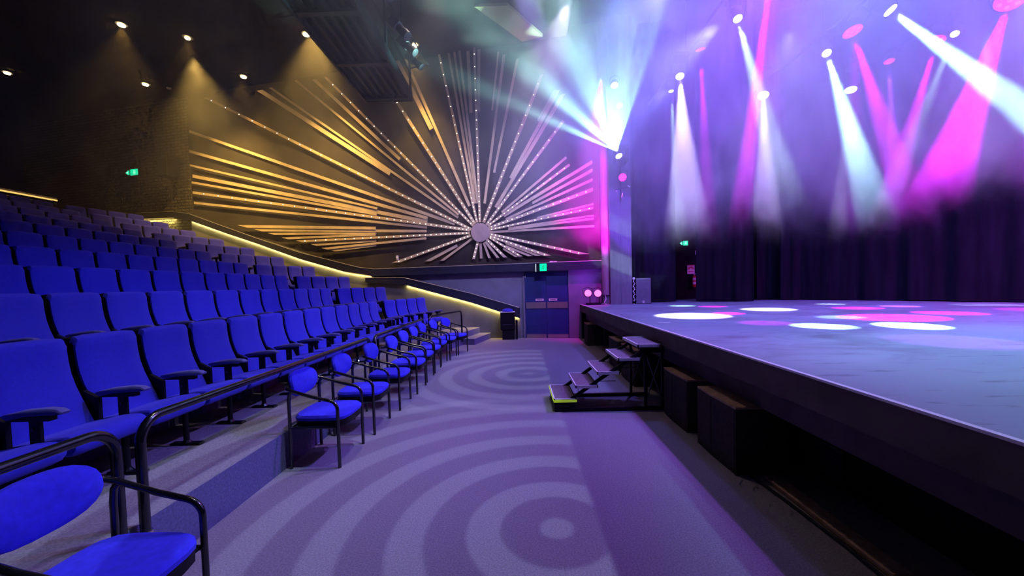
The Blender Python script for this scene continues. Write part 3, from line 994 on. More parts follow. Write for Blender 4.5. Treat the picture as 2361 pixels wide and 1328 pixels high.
# stage speaker
T = Matrix.Translation((3.555, 11.02, STAGE_Z)) @ Matrix.Rotation(radians(-14), 4, 'Z')
t = thing('stage_loudspeaker', 'grey grilled loudspeaker standing on stage beside the pillar', 'speaker', T.translation, radians(-14))
MB().prism([(-.21, 0), (.21, 0), (.21, .74), (-.21, .74)], 0, .36).build('cabinet', M['black_metal'], t)
g = MB().rbox((-.20, -.025, .012), (.20, .0, .73), .012, 2).build('grille', M['grille'], t)
Tr = Matrix.Translation((.0, -.026, .28)) @ Matrix.Rotation(pi / 2, 4, 'X')
mb = MB()
for r in (.14, .10, .05):
    mb.tube([(r * cos(2 * pi * i / 24), -.026, .28 + r * sin(2 * pi * i / 24)) for i in range(25)], .002, 5)
mb.build('woofer_outline', M['fixture'], g)
mb = MB().tube([(.026 * cos(2 * pi * i / 16), -.028, .065 + .026 * sin(2 * pi * i / 16)) for i in range(17)], .005, 5)
for a in (90, 210, 330):
    a = radians(a); mb.tube([(0, -.028, .065), (.024 * cos(a), -.028, .065 + .024 * sin(a))], .005, 5)
mb.box((-.028, -.03, .022), (.028, -.026, .034))
mb.build('badge', M['white_paint'], g)

# hanging chain of pale connectors at the pillar edge
t = thing('cable_tail', 'pale knotted cable tail hanging down the pillar edge beside the stage loudspeaker', 'cable', (3.29, 11.03, STAGE_Z))
mb = MB()
rnd = random.Random(3)
for i in range(14):
    z = .08 + i * .045
    x = .018 * sin(i * 1.9)
    mb.tube([(x - .012, 0, z), (x + .014, -.01, z + .018), (x - .004, 0, z + .036)], [.010, .016, .009], 7)
mb.build('knots', M['white_paint'], t, smooth=True)
MB().rbox((-.035, -.03, .70), (.03, .02, .76), .01, 1).build('plug', M['white_paint'], t)
MB().lathe([(.015, .0), (.016, .012), (.008, .02)], 8).build('end_cap', M['white_paint'], t)

# fire extinguisher and its sign, wall switch
t = thing('fire_extinguisher', 'red fire extinguisher hung on the dark wall between the stage curtains', 'extinguisher', (5.87, 12.95, 1.42))
MB().lathe([(.0, 0), (.06, .0), (.072, .02), (.072, .30), (.055, .36), (.025, .39), (.022, .41)], 20).build('cylinder', M['red'], t, smooth=True)
MB().tube([(0, 0, .41), (.02, -.03, .45), (.07, -.05, .44)], .012, 6).tube([(0, 0, .41), (-.06, -.05, .47)], .009, 6).build('valve', M['label_white'], t)
mb = MB()
for z0, z1 in ((.10, .18), (.23, .32)):
    mb.add([(.0745 * sin(a), -.0745 * cos(a), z) for z in (z0, z1) for a in [radians(d) for d in range(-55, 56, 10)]],
           [(i, i + 1, i + 13, i + 12) for i in range(11)])
mb.build('paper_label', M['label_white'], t)
MB().box((-.05, .07, .05), (.05, .125, .33)).build('bracket', M['black_metal'], t)
t = thing('extinguisher_sign', 'red and white sign just above the fire extinguisher', 'sign', (5.81, 13.06, 2.02))
MB().box((-.12, -.01, -.15), (.12, .0, .15)).build('plate', M['label_white'], t)
mb = MB()
for i in range(12):
    a0, a1 = pi * i / 12, pi * (i + 1) / 12
    mb.add([(.10 * cos(a0), -.012, -.0 + .10 * sin(a0)), (.10 * cos(a1), -.012, .10 * sin(a1)), (.05 * cos(a1), -.012, .05 * sin(a1)), (.05 * cos(a0), -.012, .05 * sin(a0))], [(0, 1, 2, 3)])
mb.box((-.115, -.012, .125), (.115, -.010, .148)).box((-.09, -.012, -.08), (.09, -.010, -.05))
mb.build('symbol', M['red'], t)
t = thing('wall_switch', 'small white switch plate above the extinguisher sign', 'switch', (6.0, 13.06, 2.58))
MB().rbox((-.045, -.02, -.07), (.045, .0, .07), .006, 1).build('plate', M['label_white'], t)
MB().box((-.015, -.026, -.02), (.015, -.02, .02)).build('rocker', M['fixture'], t)

# ================================================================ STAGE CURTAINS
def curtain(name, pts, z0, z1, amp, freq, label, seed=1, n=None):
    rnd = random.Random(seed)
    # resample path
    P = [Vector((x, y, 0)) for x, y in pts]
    seg = [(P[i + 1] - P[i]).length for i in range(len(P) - 1)]
    tot = sum(seg)
    n = n or int(tot / .035)
    top, bot = [], []
    ph = [rnd.uniform(0, 6.28) for _ in range(4)]
    for i in range(n + 1):
        d = tot * i / n
        k = 0
        dd = d
        while k < len(seg) - 1 and dd > seg[k]:
            dd -= seg[k]; k += 1
        p = P[k].lerp(P[k + 1], dd / seg[k])
        tdir = (P[k + 1] - P[k]).normalized()
        nr = Vector((tdir.y, -tdir.x, 0))
        a = amp * (.62 * sin(d * freq + ph[0] + 1.2 * sin(d * 1.7 + ph[1])) + .38 * sin(d * freq * 2.3 + ph[2]))
        a *= .75 + .45 * sin(d * .9 + ph[3])
        top.append(p + nr * (a * .7)); bot.append(p + nr * a + Vector((0, 0, 0)))
    rows = [z0, z0 + (z1 - z0) * .3, z0 + (z1 - z0) * .7, z1]
    vs = []
    for r, z in enumerate(rows):
        for i in range(n + 1):
            q = bot[i].lerp(top[i], r / 3)
            vs.append((q.x, q.y, z))
    fs = [(r * (n + 1) + i, r * (n + 1) + i + 1, (r + 1) * (n + 1) + i + 1, (r + 1) * (n + 1) + i) for r in range(3) for i in range(n)]
    o = MB().add(vs, fs).build(name, M['black_soft'], smooth=True)
    for p in o.data.polygons: p.use_smooth = True
    return tag(o, label, 'curtain', 'black stage curtains')
curtain('stage_curtain', [(3.38, 11.62), (4.0, 11.60), (4.64, 11.42)], STAGE_Z + .02, 9.2, .09, 14, 'black stage curtain just right of the grey pillar', 3)
curtain('stage_curtain', [(5.21, 11.38), (5.8, 11.10), (6.48, 10.70)], STAGE_Z + .02, 9.2, .12, 11, 'black stage curtain right of the fire extinguisher', 8)
curtain('stage_curtain', [(6.4, 12.4), (7.2, 11.75), (7.95, 11.0)], STAGE_Z + .02, 9.2, .14, 9, 'black stage curtain with soft folds in the middle of the back', 5)
curtain('stage_curtain', [(7.9, 11.25), (9.0, 9.9), (10.3, 8.0), (11.2, 5.8), (11.8, 3.0), (12.0, -1.5)], STAGE_Z + .02, 9.2, .05, 7, 'wide plain black backcloth at the right of the stage', 9)

# ================================================================ LIGHTING BRIDGE
br = thing('lighting_bridge', 'black slatted steel lighting bridge hanging below the ceiling', 'gantry', (-3.33, 6, 6.7))
X0, X1, YA, YB = -3.93, -2.76, -2.0, 10.42
def bb(a, b): return ((a[0] + 3.33, a[1] - 6, a[2] - 6.7), (b[0] + 3.33, b[1] - 6, b[2] - 6.7))
def badd(name, boxes, mat='black_metal'):
    mb = MB()
    for a, b in boxes: mb.box(*bb(a, b))
    return mb.build(name, M[mat], br)
for i in range(7):
    x = X0 + .04 + i * (X1 - X0 - .08) / 6
    badd('long_bar', [((x - .03, YA, 6.72), (x + .03, YB, 6.80))])
for i in range(8):
    y = YB - .05 - i * 1.62
    badd('cross_bar', [((X0, y - .06, 6.66), (X1, y + .06, 6.72))])
badd('side_beam', [((X0 - .05, YA, 6.64), (X0, YB, 6.9))])
badd('side_beam', [((X1, YA, 6.64), (X1 + .05, YB, 6.9))])
badd('floor_plate', [((X0, YA, 6.82), (X1, YB, 6.84))], 'black')
badd('end_frame', [((X0 - .05, YB, 6.64), (X1 + .05, YB + .05, 6.9))])
for i in range(7):
    y = YB - .03 - i * 1.9
    badd('upright', [((X1 + .0, y - .03, 6.8), (X1 + .05, y + .03, 7.9))])
    badd('upright', [((X0 - .05, y - .03, 6.8), (X0, y + .03, 7.9))])
for z in (7.35, 7.85):
    badd('guard_rail', [((X1, YA, z), (X1 + .04, YB, z + .04))])
    badd('guard_rail', [((X0 - .04, YA, z), (X0, YB, z + .04))])
for y in (YB - .6, 6.5, 2.5):
    badd('hanger', [((X0, y - .02, 7.85), (X0 + .03, y + .02, 8.95))])
    badd('hanger', [((X1, y - .02, 7.85), (X1 + .03, y + .02, 8.95))])
# projecting outrigger bar
MB().tube([(-2.71 + 3.33, 10.35 - 6, .75), (-2.2 + 3.33, 10.2 - 6, .75), (-2.45 + 3.33, 9.3 - 6, 1.0)], .018, 6).build('outrigger', M['black_metal'], br)
MB().tube([(X1 + .3 + 3.33, YA - 6, .75), (X1 + .3 + 3.33, 9.9 - 6, .75)], .025, 8).build('lighting_bar', M['black_metal'], br)

def aim(loc, target):
    d = (Vector(target) - Vector(loc)).normalized()
    return d.to_track_quat('-Z', 'Y')

def profile_spot(loc, target, label, group, lens='fixture', size=1.0, shell='fixture'):
    """theatre profile spot: body, lens tube, yoke, clamp; local -Z points along the beam"""
    t = thing('profile_spotlight', label, 'stage light', loc, 0, group)
    t.rotation_euler = aim(loc, target).to_euler()
    s = size
    MB().rbox((-.11 * s, -.11 * s, .0), (.11 * s, .11 * s, .26 * s), .03 * s, 2).build('lamp_house', M[shell], t, smooth=True)
    MB().lathe([(.085 * s, .0), (.085 * s, -.16 * s), (.10 * s, -.17 * s), (.10 * s, -.30 * s), (.085 * s, -.305 * s)], 18).build('lens_tube', M[shell], t, smooth=True)
    MB().lathe([(.001, -.300 * s), (.084 * s, -.303 * s), (.084 * s, -.308 * s), (.001, -.315 * s)], 18).build('lens', M[lens], t)
    MB().tube([(-.14 * s, 0, .05 * s), (-.14 * s, .25 * s, .05 * s), (.14 * s, .25 * s, .05 * s), (.14 * s, 0, .05 * s)], .012 * s, 6).build('yoke', M['black_metal'], t)
    return t
for i, (y, tgt) in enumerate([(7.15, (3, 5, 1)), (8.35, (3, 7, 1)), (8.95, (4, 8, 1)), (9.55, (4, 9, 1))]):
    profile_spot((X1 + .36, y, 7.18), tgt, 'dull grey profile spotlight on the lighting bridge, %s from its far end' % ORD[3 - i], 'profile spotlights on the lighting bridge', size=[1.25, 1.0, .9, .85][i])
profile_spot((-1.95, 6.95, 8.0), (-1.2, 8.2, 7.2), 'violet lit spotlight hanging beyond the lighting bridge', 'lamps hanging beyond the bridge', 'baked_violet_case', .9, 'baked_violet_case')
pb = MB().rbox((-1.72, 6.98, 7.92), (-1.40, 7.22, 8.02), .01, 1).build('colour_frame', M['baked_violet_case'])
tag(pb, 'flat violet lit frame hanging beyond the lighting bridge', 'frame')
pb.location.z = 0
MB().tube([(-1.56, 7.1, 8.02), (-1.56, 7.1, 8.95)], .01, 6).build('hanging_rod', M['black_metal'], pb)

# ceiling downlights
DL = [(-10.48, 10.43, 'warm ceiling downlight at the upper left, glowing brightest over the seats', 1.0), (-9.22, 11.05, 'small warm ceiling downlight between two brighter ones', .35),
      (-5.835, 11.09, 'warm ceiling downlight just left of the lighting bridge', 1.0), (-9.09, 13.1, 'warm ceiling downlight above the left end of the sunburst', 1.0),
      (-12.70, 13.35, 'warm ceiling downlight over the brick wall', 1.0), (-16.3, 12.4, 'warm ceiling downlight cut by the left edge', .8),
      (-5.52, 12.35, 'small warm ceiling downlight under the bridge edge near the sunburst', .5), (-2.91, 11.75, 'warm ceiling downlight right of the lighting bridge', .8)]
WARM = (1.0, .60, .18)
def spot(name, loc, target, deg, power, col, blend=.3, radius=.05):
    l = bpy.data.lights.new(name, 'SPOT')
    l.energy = power; l.color = col; l.spot_size = radians(deg); l.spot_blend = blend; l.shadow_soft_size = radius
    o = bpy.data.objects.new(name, l)
    COL.objects.link(o)
    o.location = loc
    o.rotation_euler = aim(loc, target).to_euler()
    return o
for x, y, lb, p in DL:
    t = thing('ceiling_downlight', lb, 'ceiling light', (x, y, 8.95), 0, 'warm downlights in the dark ceiling')
    MB().lathe([(.11, .0), (.13, -.01), (.13, -.035), (.085, -.04)], 20).build('rim', M['fixture'], t, smooth=True)
    r = .05 + .035 * p
    MB().lathe([(r * .6, -.036), (r, -.045), (r * .9, -.07), (r * .3, -.085)], 16).build('lamp', M['lamp_warm'], t, smooth=True)
    spot('downlight_beam', (x, y, 8.84), (x, y + .01, 0), 75, 290 * p, (1.0, .52, .10), 1.0, .05)
t = thing('smoke_detector', 'small pale smoke detector on the ceiling above the brick wall', 'detector', (-12.2, 13.7, 8.95))
MB().lathe([(.07, 0), (.07, -.02), (.045, -.045), (.02, -.05)], 16).build('body', M['white_paint'], t, smooth=True)
MB().lathe([(.09, 0), (.09, -.008)], 16).build('base', M['fixture'], t)

# top-left light rail behind the last row
t = thing('barrier_rail', 'long rail with warm light strip behind the back rows', 'handrail', (-14.6, 8.0, TZ[9]))
mb = MB()
MB().box((-.02, -6, 1.30), (.02, 4.1, 1.35)).build('top_rail', M['ledge_trim'], t)
MB().box((-.015, -6, 1.26), (.03, 4.1, 1.298)).build('light_strip', M['led_strip'], t)
MB().box((-.02, -6, .0), (.0, 4.1, 1.16)).build('barrier_panel', M['black'], t)
MB().box((-.025, -6, 1.16), (.01, 4.1, 1.18)).build('panel_edge', M['ledge_trim'], t)
for y in (-5.9, -3.9, -1.9, .1, 2.1, 4.0):
    MB().box((-.02, y - .02, 0), (.02, y + .02, 1.3)).build('post', M['black_metal'], t)

# ================================================================ STAGE LIGHTING RIG
def truss(x, y0, y1, z, label):
    t = thing('lighting_truss', label, 'truss', (x, (y0 + y1) / 2, z), 0, 'black lighting bars above the stage')
    h = (y1 - y0) / 2
    MB().tube([(0, -h, 0), (0, h, 0)], .025, 8).build('bar', M['black_metal'], t)
    for y in (-h * .8, -h * .2, h * .4, h * .95):
        MB().tube([(0, y, 0), (0, y, 9.3 - z)], .006, 5).build('hanging_wire', M['black_metal'], t)
truss(3.95, 3.0, 11.6, 6.86, 'black lighting bar nearest the audience')
truss(6.70, 3.0, 11.0, 6.86, 'black lighting bar over mid stage')
truss(8.80, 3.0, 9.75, 6.86, 'black lighting bar nearest the backcloth')

def par_can(loc, target, label, group, lens='lamp_magenta', size=1.0, name='led_par_light', stand=False):
    t = thing(name, label, 'stage light', loc, 0, group)
    t.rotation_euler = aim(loc, target).to_euler()
    s = size
    MB().lathe([(.06 * s, .14 * s), (.115 * s, .10 * s), (.12 * s, .0), (.105 * s, -.01)], 20).build('body', M['fixture'], t, smooth=True)
    f = MB().lathe([(.001, -.004), (.104 * s, -.006), (.104 * s, -.012), (.001, -.014)], 20).build('lens', M[lens], t)
    mb = MB()
    for i in range(6):
        a = pi / 3 * i
        mb.lathe([(.020 * s, -.012), (.018 * s, -.02)], 8, Matrix.Translation((.065 * s * cos(a), .065 * s * sin(a), 0)))
    mb.lathe([(.020 * s, -.012), (.018 * s, -.02)], 8)
    mb.build('led_cluster', M['lamp_pink'] if 'magenta' in lens or 'pink' in lens else M[lens], f)
    MB().tube([(-.135 * s, 0, .05 * s), (-.135 * s, .16 * s, .12 * s), (0, .20 * s, .16 * s), (.135 * s, .16 * s, .12 * s), (.135 * s, 0, .05 * s)], .008, 6).build('yoke', M['black_metal'], t)
    return t
def moving_head(loc, target, label, group, lens='lamp_white', size=1.0):
    t = thing('moving_head_light', label, 'stage light', loc, 0, group)
    T = aim(loc, target).to_matrix().to_4x4()
    s = size
    MB().rbox((-.16 * s, -.14 * s, .24 * s), (.16 * s, .14 * s, .34 * s), .02 * s, 2).build('base', M['black_metal'], t)
    for sx in (-1, 1):
        MB().rbox((sx * .15 * s - .025 * s, -.06 * s, -.05 * s), (sx * .15 * s + .025 * s, .06 * s, .26 * s), .02 * s, 2).build('yoke_arm', M['black_metal'], t)
    h = MB().lathe([(.05 * s, .15 * s), (.10 * s, .12 * s), (.115 * s, .0), (.10 * s, -.11 * s), (.085 * s, -.13 * s)], 20, T).build('head', M['fixture'], t, smooth=True)
    MB().lathe([(.001, -.125 * s), (.082 * s, -.132 * s), (.078 * s, -.15 * s), (.001, -.16 * s)], 20, T).build('lens', M[lens], h)
    return t
def beam(loc, target, deg, power, col, blend=.15, radius=.04, out=.30):
    d = (Vector(target) - Vector(loc)).normalized()
    return spot('beam', Vector(loc) + d * out, target, deg, power, col, blend, radius)

MAG = (.80, .0, 1.0); VIO = (.32, .06, 1.0); CYN = (.42, .88, 1.0); LAV = (.62, .50, 1.0); WHT = (.80, .88, 1.0); GRN = (.62, 1.0, .88); BLU = (.10, .05, 1.0)
PB = 9.0
z = 6.5
rig = [
 # kind, loc, target, deg, power, colour, label, lens
 ('m', (6.68, 7.21, z), (9.4, 4.75, STAGE_Z), 8.5, 9000, CYN, 'white moving head throwing the strong beam to the right edge', 'lamp_white', 1.2),
 ('m', (6.70, 8.53, z), (4.85, 4.85, STAGE_Z), 6.0, 7000, CYN, 'white moving head throwing the cyan beam to mid stage', 'lamp_white', 1.0),
 ('p', (6.74, 7.92, z), (6.9, 6.3, STAGE_Z), 9, 2500, MAG, 'magenta lit lamp between the two strong white beams', 'lamp_magenta', 1.5),
 ('p', (8.90, 7.20, z), (5.6, 5.85, STAGE_Z), 11, 6000, MAG, 'large magenta lit lamp at the top right edge', 'lamp_magenta', 1.9),
 ('p', (8.80, 8.31, z), (6.7, 7.7, STAGE_Z), 8, 1800, MAG, 'magenta lit lamp crossed by the strongest white beam', 'lamp_magenta', 1.3),
 ('p', (3.95, 8.33, z), (4.6, 9.2, STAGE_Z), 7, 1600, MAG, 'small magenta lit lamp above the stage near the pillar', 'lamp_magenta', .9),
 ('p', (8.53, 9.05, z), (7.7, 7.9, STAGE_Z), 7, 2200, VIO, 'small purple lit lamp right of the cyan beam', 'lamp_magenta', .9),
 ('m', (3.87, 9.18, z), (3.1, 6.95, STAGE_Z), 13, 2600, LAV, 'white lamp nearest the pillar glowing above the smoke column', 'lamp_white', 1.1),
 ('m', (6.41, 10.17, z), (5.1, 7.95, STAGE_Z), 10, 2200, LAV, 'white oval lamp above the lavender shaft of haze', 'lamp_white', 1.5),
 ('m', (8.47, 9.97, z), (7.2, 9.0, STAGE_Z), 6, 700, WHT, 'white oval lamp right of the cyan beam', 'lamp_white', 1.5),
 ('m', (4.12, 7.30, z), (3.9, 5.0, STAGE_Z), 7, 1500, GRN, 'moving head sending a soft grey beam straight down', 'lamp_white', .9),
 ('m', (8.87, 8.02, z), (5.0, 6.05, STAGE_Z), 5, 700, GRN, 'small white moving head at the upper right', 'lamp_white', .8),
 ('m', (3.99, 6.10, z), (3.88, 7.2, STAGE_Z), 6.0, 5000, MAG, 'lamp out of the top of the view feeding the long magenta beam', 'lamp_magenta', 1.0),
 ('m', (3.95, 9.9, z), (4.1, 9.7, STAGE_Z), 7, 900, GRN, 'moving head with a faint upright grey beam near the pillar', 'lamp_white', .7),
]
for kind, loc, tgt, deg, pw, col, lb, lens, sz in rig:
    g = 'lamps on the bars above the stage'
    if kind == 'm': moving_head(loc, tgt, lb, g, lens, sz)
    else: par_can(loc, tgt, lb, g, lens, sz)
    beam(loc, tgt, deg, pw * PB, col)
par_can((2.49, 9.69, 6.5), (2.2, 8.0, 3), 'pink lit lamp seen through the fan of pale beams, upper one', 'lamps seen through the pale fan', 'lamp_magenta', .8)
par_can((2.90, 10.79, 6.5), (2.4, 8.0, 3), 'purple lit lamp seen through the fan of pale beams, lower one', 'lamps seen through the pale fan', 'lamp_magenta', .75)

# fixtures on the pillar
t = moving_head((2.87, 10.62, 4.96), (1.0, 8.2, 6.9), 'blazing white moving head on the pillar throwing a fan of pale beams', 'lamps on the grey pillar', 'lamp_white', 1.1)
par_can((2.94, 10.74, 4.53), (2.6, 9.0, 4.1), 'magenta lit lamp hanging on the pillar below the white one', 'lamps on the grey pillar', 'lamp_magenta', 1.0)
t = thing('pillar_bracket', 'black bracket bar with clamps holding the lamps on the grey pillar', 'bracket', (2.95, 10.9, 4.2))
MB().tube([(-.18, -.05, .02), (.22, -.05, .10)], .014, 6).build('arm', M['black_metal'], t)
MB().tube([(0, .10, -.2), (0, .10, 1.2)], .018, 6).build('pole', M['black_metal'], t)
MB().tube([(.15, -.06, .12), (.22, -.08, .08)], .016, 6).tube([(-.17, -.06, .0), (-.15, -.08, -.04)], .014, 6).build('clamp', M['chrome'], t)
MB().tube([(.02, -.04, -.08), (-.01, -.05, -.18), (0, -.04, -.26)], .008, 6).build('safety_cable', M['chrome'], t)

# pair of lamps at the stage corner
par_can((2.0, 11.12, 1.36), (1.9, 8.5, 1.75), 'pink glowing lamp at the stage corner, the one nearer the blue door', 'pair of pink lamps at the stage corner', 'lamp_pink', .95)
par_can((2.27, 11.06, 1.35), (2.1, 8.5, 1.75), 'pink glowing lamp at the stage corner, the one nearer the pillar', 'pair of pink lamps at the stage corner', 'lamp_pink', .95)
t = thing('lamp_stand', 'low black floor stand with pale cable under the two pink lamps', 'stand', (2.2, 11.12, STAGE_Z))
MB().box((-.25, -.08, 0), (.26, .08, .06)).build('base', M['black_metal'], t)
for x in (-.14, .14):
    MB().tube([(x, .03, .06), (x, .03, .26)], .012, 6).build('post', M['black_metal'], t)
MB().tube([(.22, -.09, .02), (.30, -.12, .02), (.33, -.06, .04), (.24, -.12, .05), (.15, -.12, .015)], .011, 6).build('coiled_cable', M['chrome'], t, smooth=True)
MB().tube([(.26, -.02, .05), (.31, -.03, .16), (.29, -.02, .28), (.25, -.01, .33)], .013, 6).build('bent_bracket', M['label_white'], t, smooth=True)

# ================================================================ LIGHT ON SURFACES
# purple light on the wall end and the pink ends of the rays
spot('magenta_wall', (1.9, 11.0, 1.45), (2.0, 11.6, 2.4), 110, 22, (.50, .02, 1), 1, .06)
spot('magenta_rays', (2.4, 10.6, 2.9), (1.5, 11.7, 4.3), 60, 60, (1, .0, .8), .8, .03)

def lamp_xy(o, P):
    """where a point of the place falls in the lamp's own projection plane"""
    v = o.rotation_euler.to_matrix().transposed() @ (Vector(P) - Vector(o.location))
    return v.x / v.z, v.y / v.z
def gobo_light(name, loc, target, deg, power, col, mode, period, centre=None, radius=.02, blend=.1, edge=None, floor_level=.1):
    """a profile lamp with a patterned slide; centre and edge are points / a line in the place"""
    o = spot(name, loc, target, deg, power, col, blend, radius)
    l = o.data
    l.use_nodes = True
    nt = l.node_tree
    em = [n for n in nt.nodes if n.type == 'EMISSION'][0]
    tc = nt.nodes.new('ShaderNodeTexCoord')
    sp = nt.nodes.new('ShaderNodeSeparateXYZ')
    nt.links.new(tc.outputs['Normal'], sp.inputs[0])
    def math_(op, a, b=None, c=None):
        n = nt.nodes.new('ShaderNodeMath'); n.operation = op
        for i, v in enumerate((a, b, c)):
            if v is None: continue
            if isinstance(v, (int, float)): n.inputs[i].default_value = v
            else: nt.links.new(v, n.inputs[i])
        return n.outputs[0]
    x = math_('DIVIDE', sp.outputs['X'], sp.outputs['Z'])
    y = math_('DIVIDE', sp.outputs['Y'], sp.outputs['Z'])
    if mode == 'open':
        m = math_('ADD', 1.0, 0.0)
    elif mode == 'rings':
        dist = (Vector(target) - Vector(loc)).length
        cx, cy = lamp_xy(o, centre)
        xx = math_('SUBTRACT', x, cx); yy = math_('SUBTRACT', y, cy)
        r = math_('SQRT', math_('ADD', math_('MULTIPLY', xx, xx), math_('MULTIPLY', yy, yy)))
        w = math_('COSINE', math_('MULTIPLY', r, 2 * pi * dist / period))
        m = math_('MULTIPLY_ADD', w, 2.2, .35)
        m = math_('MINIMUM', math_('MAXIMUM', m, floor_level), 1.0)
    else:
        w = math_('MULTIPLY', math_('SINE', math_('MULTIPLY_ADD', y, period, .6)), math_('SINE', math_('MULTIPLY_ADD', x, period, 1.1)))
        m = math_('MINIMUM', math_('MAXIMUM', math_('MULTIPLY_ADD', w, 2.4, -.35), floor_level), 1.5)
    if edge:
        (ax, ay), (bx, by) = lamp_xy(o, edge[0]), lamp_xy(o, edge[1])
        ix, iy = lamp_xy(o, edge[2])
        nx, ny = -(by - ay), bx - ax
        if (ix - ax) * nx + (iy - ay) * ny < 0: nx, ny = -nx, -ny
        L = sqrt(nx * nx + ny * ny); nx /= L; ny /= L
        dd = math_('ADD', math_('MULTIPLY', math_('SUBTRACT', x, ax), nx), math_('MULTIPLY', math_('SUBTRACT', y, ay), ny))
        mk = math_('MINIMUM', math_('MAXIMUM', math_('MULTIPLY', dd, 250.0), 0.0), 1.0)
        m = math_('MULTIPLY', m, mk)
    nt.links.new(m, em.inputs['Strength'])
    return o
EDGE = ((.53, 0, 0), (.53, 10, 0), (-1, 4, 0))
gobo_light('ring_gobo', (.6, 2.8, 8.2), (-.5, 2.8, 0), 40, 1750, (.56, .68, 1.0), 'rings', .50, (.22, 2.55, 0), .02, .3, EDGE, .32)
gobo_light('ring_gobo', (.6, 7.4, 8.2), (-.5, 7.4, 0), 36, 1350, (.62, .72, 1.0), 'rings', .50, (.15, 7.1, 0), .02, .3, EDGE, .30)
gobo_light('ring_gobo_wall', (2.6, 6.5, 6.4), (-4.0, 12.6, 4.6), 46, 500, (.85, .85, 1.0), 'rings', 1.5, (-3.0, 12.4, 4.2), .03, .5, None, .1)
gobo_light('stripe_gobo_pillar', (0.5, 5.0, 6.0), (3.0, 11.0, 2.9), 17, 3500, (.6, .85, 1.0), 'rings', .9, (3.6, 11.0, 5.6), .02, .2, None, .15)

# added magenta spots without fixtures for the rounded column, masked off the grey pillar
MG = ((2.625, 11.02, 1), (2.625, 11.02, 9), (2.2, 11.2, 4))
gobo_light('added_magenta_spot', (2.15, 9.6, 1.5), (2.45, 11.2, 4.4), 62, 2600, (1, .0, .85), 'open', 1, None, .02, .7, MG)
gobo_light('added_magenta_spot', (2.15, 9.6, 6.6), (2.45, 11.2, 3.6), 50, 2600, (1, .0, .85), 'open', 1, None, .02, .7, MG)

# general wash
spot('front_wash', (-1.6, 4.0, 8.6), (-3.0, 4.0, 0), 50, 470, (1.0, .84, .76), .9, .05)
spot('front_wash', (-1.6, 8.6, 8.6), (-2.7, 8.6, 0), 48, 400, (1.0, .84, .76), .9, .05)
spot('aisle_wash', (0.2, 5.5, 8.6), (0.6, 6.0, 0), 100, 260, (1.0, .72, .52), .6, .05)
# blue and violet wash from the stage bars out over the seats
for x, y, tx_, ty, p, col, dg in [(3.95, 4.2, -3.2, 3.6, 2800, (.20, .22, 1.0), 50), (3.95, 7.6, -3.6, 7.6, 2400, (.20, .22, 1.0), 50), (3.95, 10.0, -4.0, 10.0, 800, (.28, .28, 1.0), 50),
                                 (3.95, 5.4, 0.6, 3.4, 2300, (.40, .12, 1.0), 50)]:
    spot('stage_side_wash', (x, y, 6.5), (tx_, ty, .8), dg, p, col, .9, .08)
# stage floor wash
for x, y, p, col in [(5.0, 2.0, 2200, (.36, .66, 1.0)), (4.4, 5.0, 780, (.42, .58, 1.0)), (6.8, 3.5, 900, (.50, .52, 1.0)), (5.5, 8.0, 340, (.50, .50, 1.0)), (8.5, 6.5, 400, (.45, .30, 1.0))]:
    spot('stage_wash', (x, y, 6.6), (x - .1, y - .2, STAGE_Z), 68 if x < 6 else 85, p, col, .5 if x < 6 else .9, .12)
# remaining pools of light on the stage floor
for (x, y), dg, p, col in [((3.5, 5.5), 7.5, 4200, MAG), ((4.05, 3.65), 11, 2800, (.6, .15, 1)), ((7.5, 11.0), 6, 1800, BLU), ((9.2, 7.7), 11, 3200, LAV), ((6.6, 7.7), 8, 4200, MAG), ((8.6, 6.4), 12, 5200, MAG)]:
    spot('stage_pool', (x + .35, y + .4, 6.5), (x, y, STAGE_Z), dg, p, col, .25, .05)
# added violet and magenta fill lamps, without fixtures, for the haze above the stage
for x, y, zz, tgt, p, col in [(5.0, 4.0, 8.7, (5.6, 8.0, 3.5), 6500, (.16, .13, 1.0)), (8.5, 3.5, 8.7, (8.6, 7.0, 3.5), 6500, (.19, .13, 1.0)), (3.2, 8.5, 8.8, (3.2, 9.5, 3.0), 3000, (.18, .15, 1.0)),
                              (10.5, 3.0, 5.0, (8.6, 6.5, 2.8), 2200, (1, .02, .9))]:
    spot('added_haze_fill', (x, y, zz), tgt, 120, p, col, 1.0, .3)

# fan of pale beams from the pillar lamp
gobo_light('fan_beam', (2.70, 10.38, 5.12), (1.33, 9.23, 7.45), 88, 9500, (.40, .95, .82), 'fan', 11.5, None, .008, .2, None, .04)
# violet shaft high above the sunburst
spot('violet_beam', (-.9, 6.3, 8.7), (1.9, 9.6, 5.0), 10, 14000, (.20, .01, 1.0), .4, .04)
# warm wash on the left half of the sunburst
spot('warm_wall_wash', (-5.2, 10.4, 8.6), (-6.8, 12.9, 4.4), 78, 3000, (1, .60, .13), .9, .08)
spot('warm_wall_wash', (-9.4, 11.4, 8.6), (-10.3, 13.7, 4.6), 78, 2800, (1, .60, .13), .9, .08)
spot('warm_wall_wash', (-2.9, 11.2, 8.6), (-2.9, 12.2, 5.5), 60, 900, (1, .64, .12), .9, .08)
# pale wash on the right half of the rays
spot('pale_ray_wash', (1.0, 7.0, 6.6), (-.6, 11.8, 3.9), 60, 1300, (.80, .70, 1.0), .8, .04)

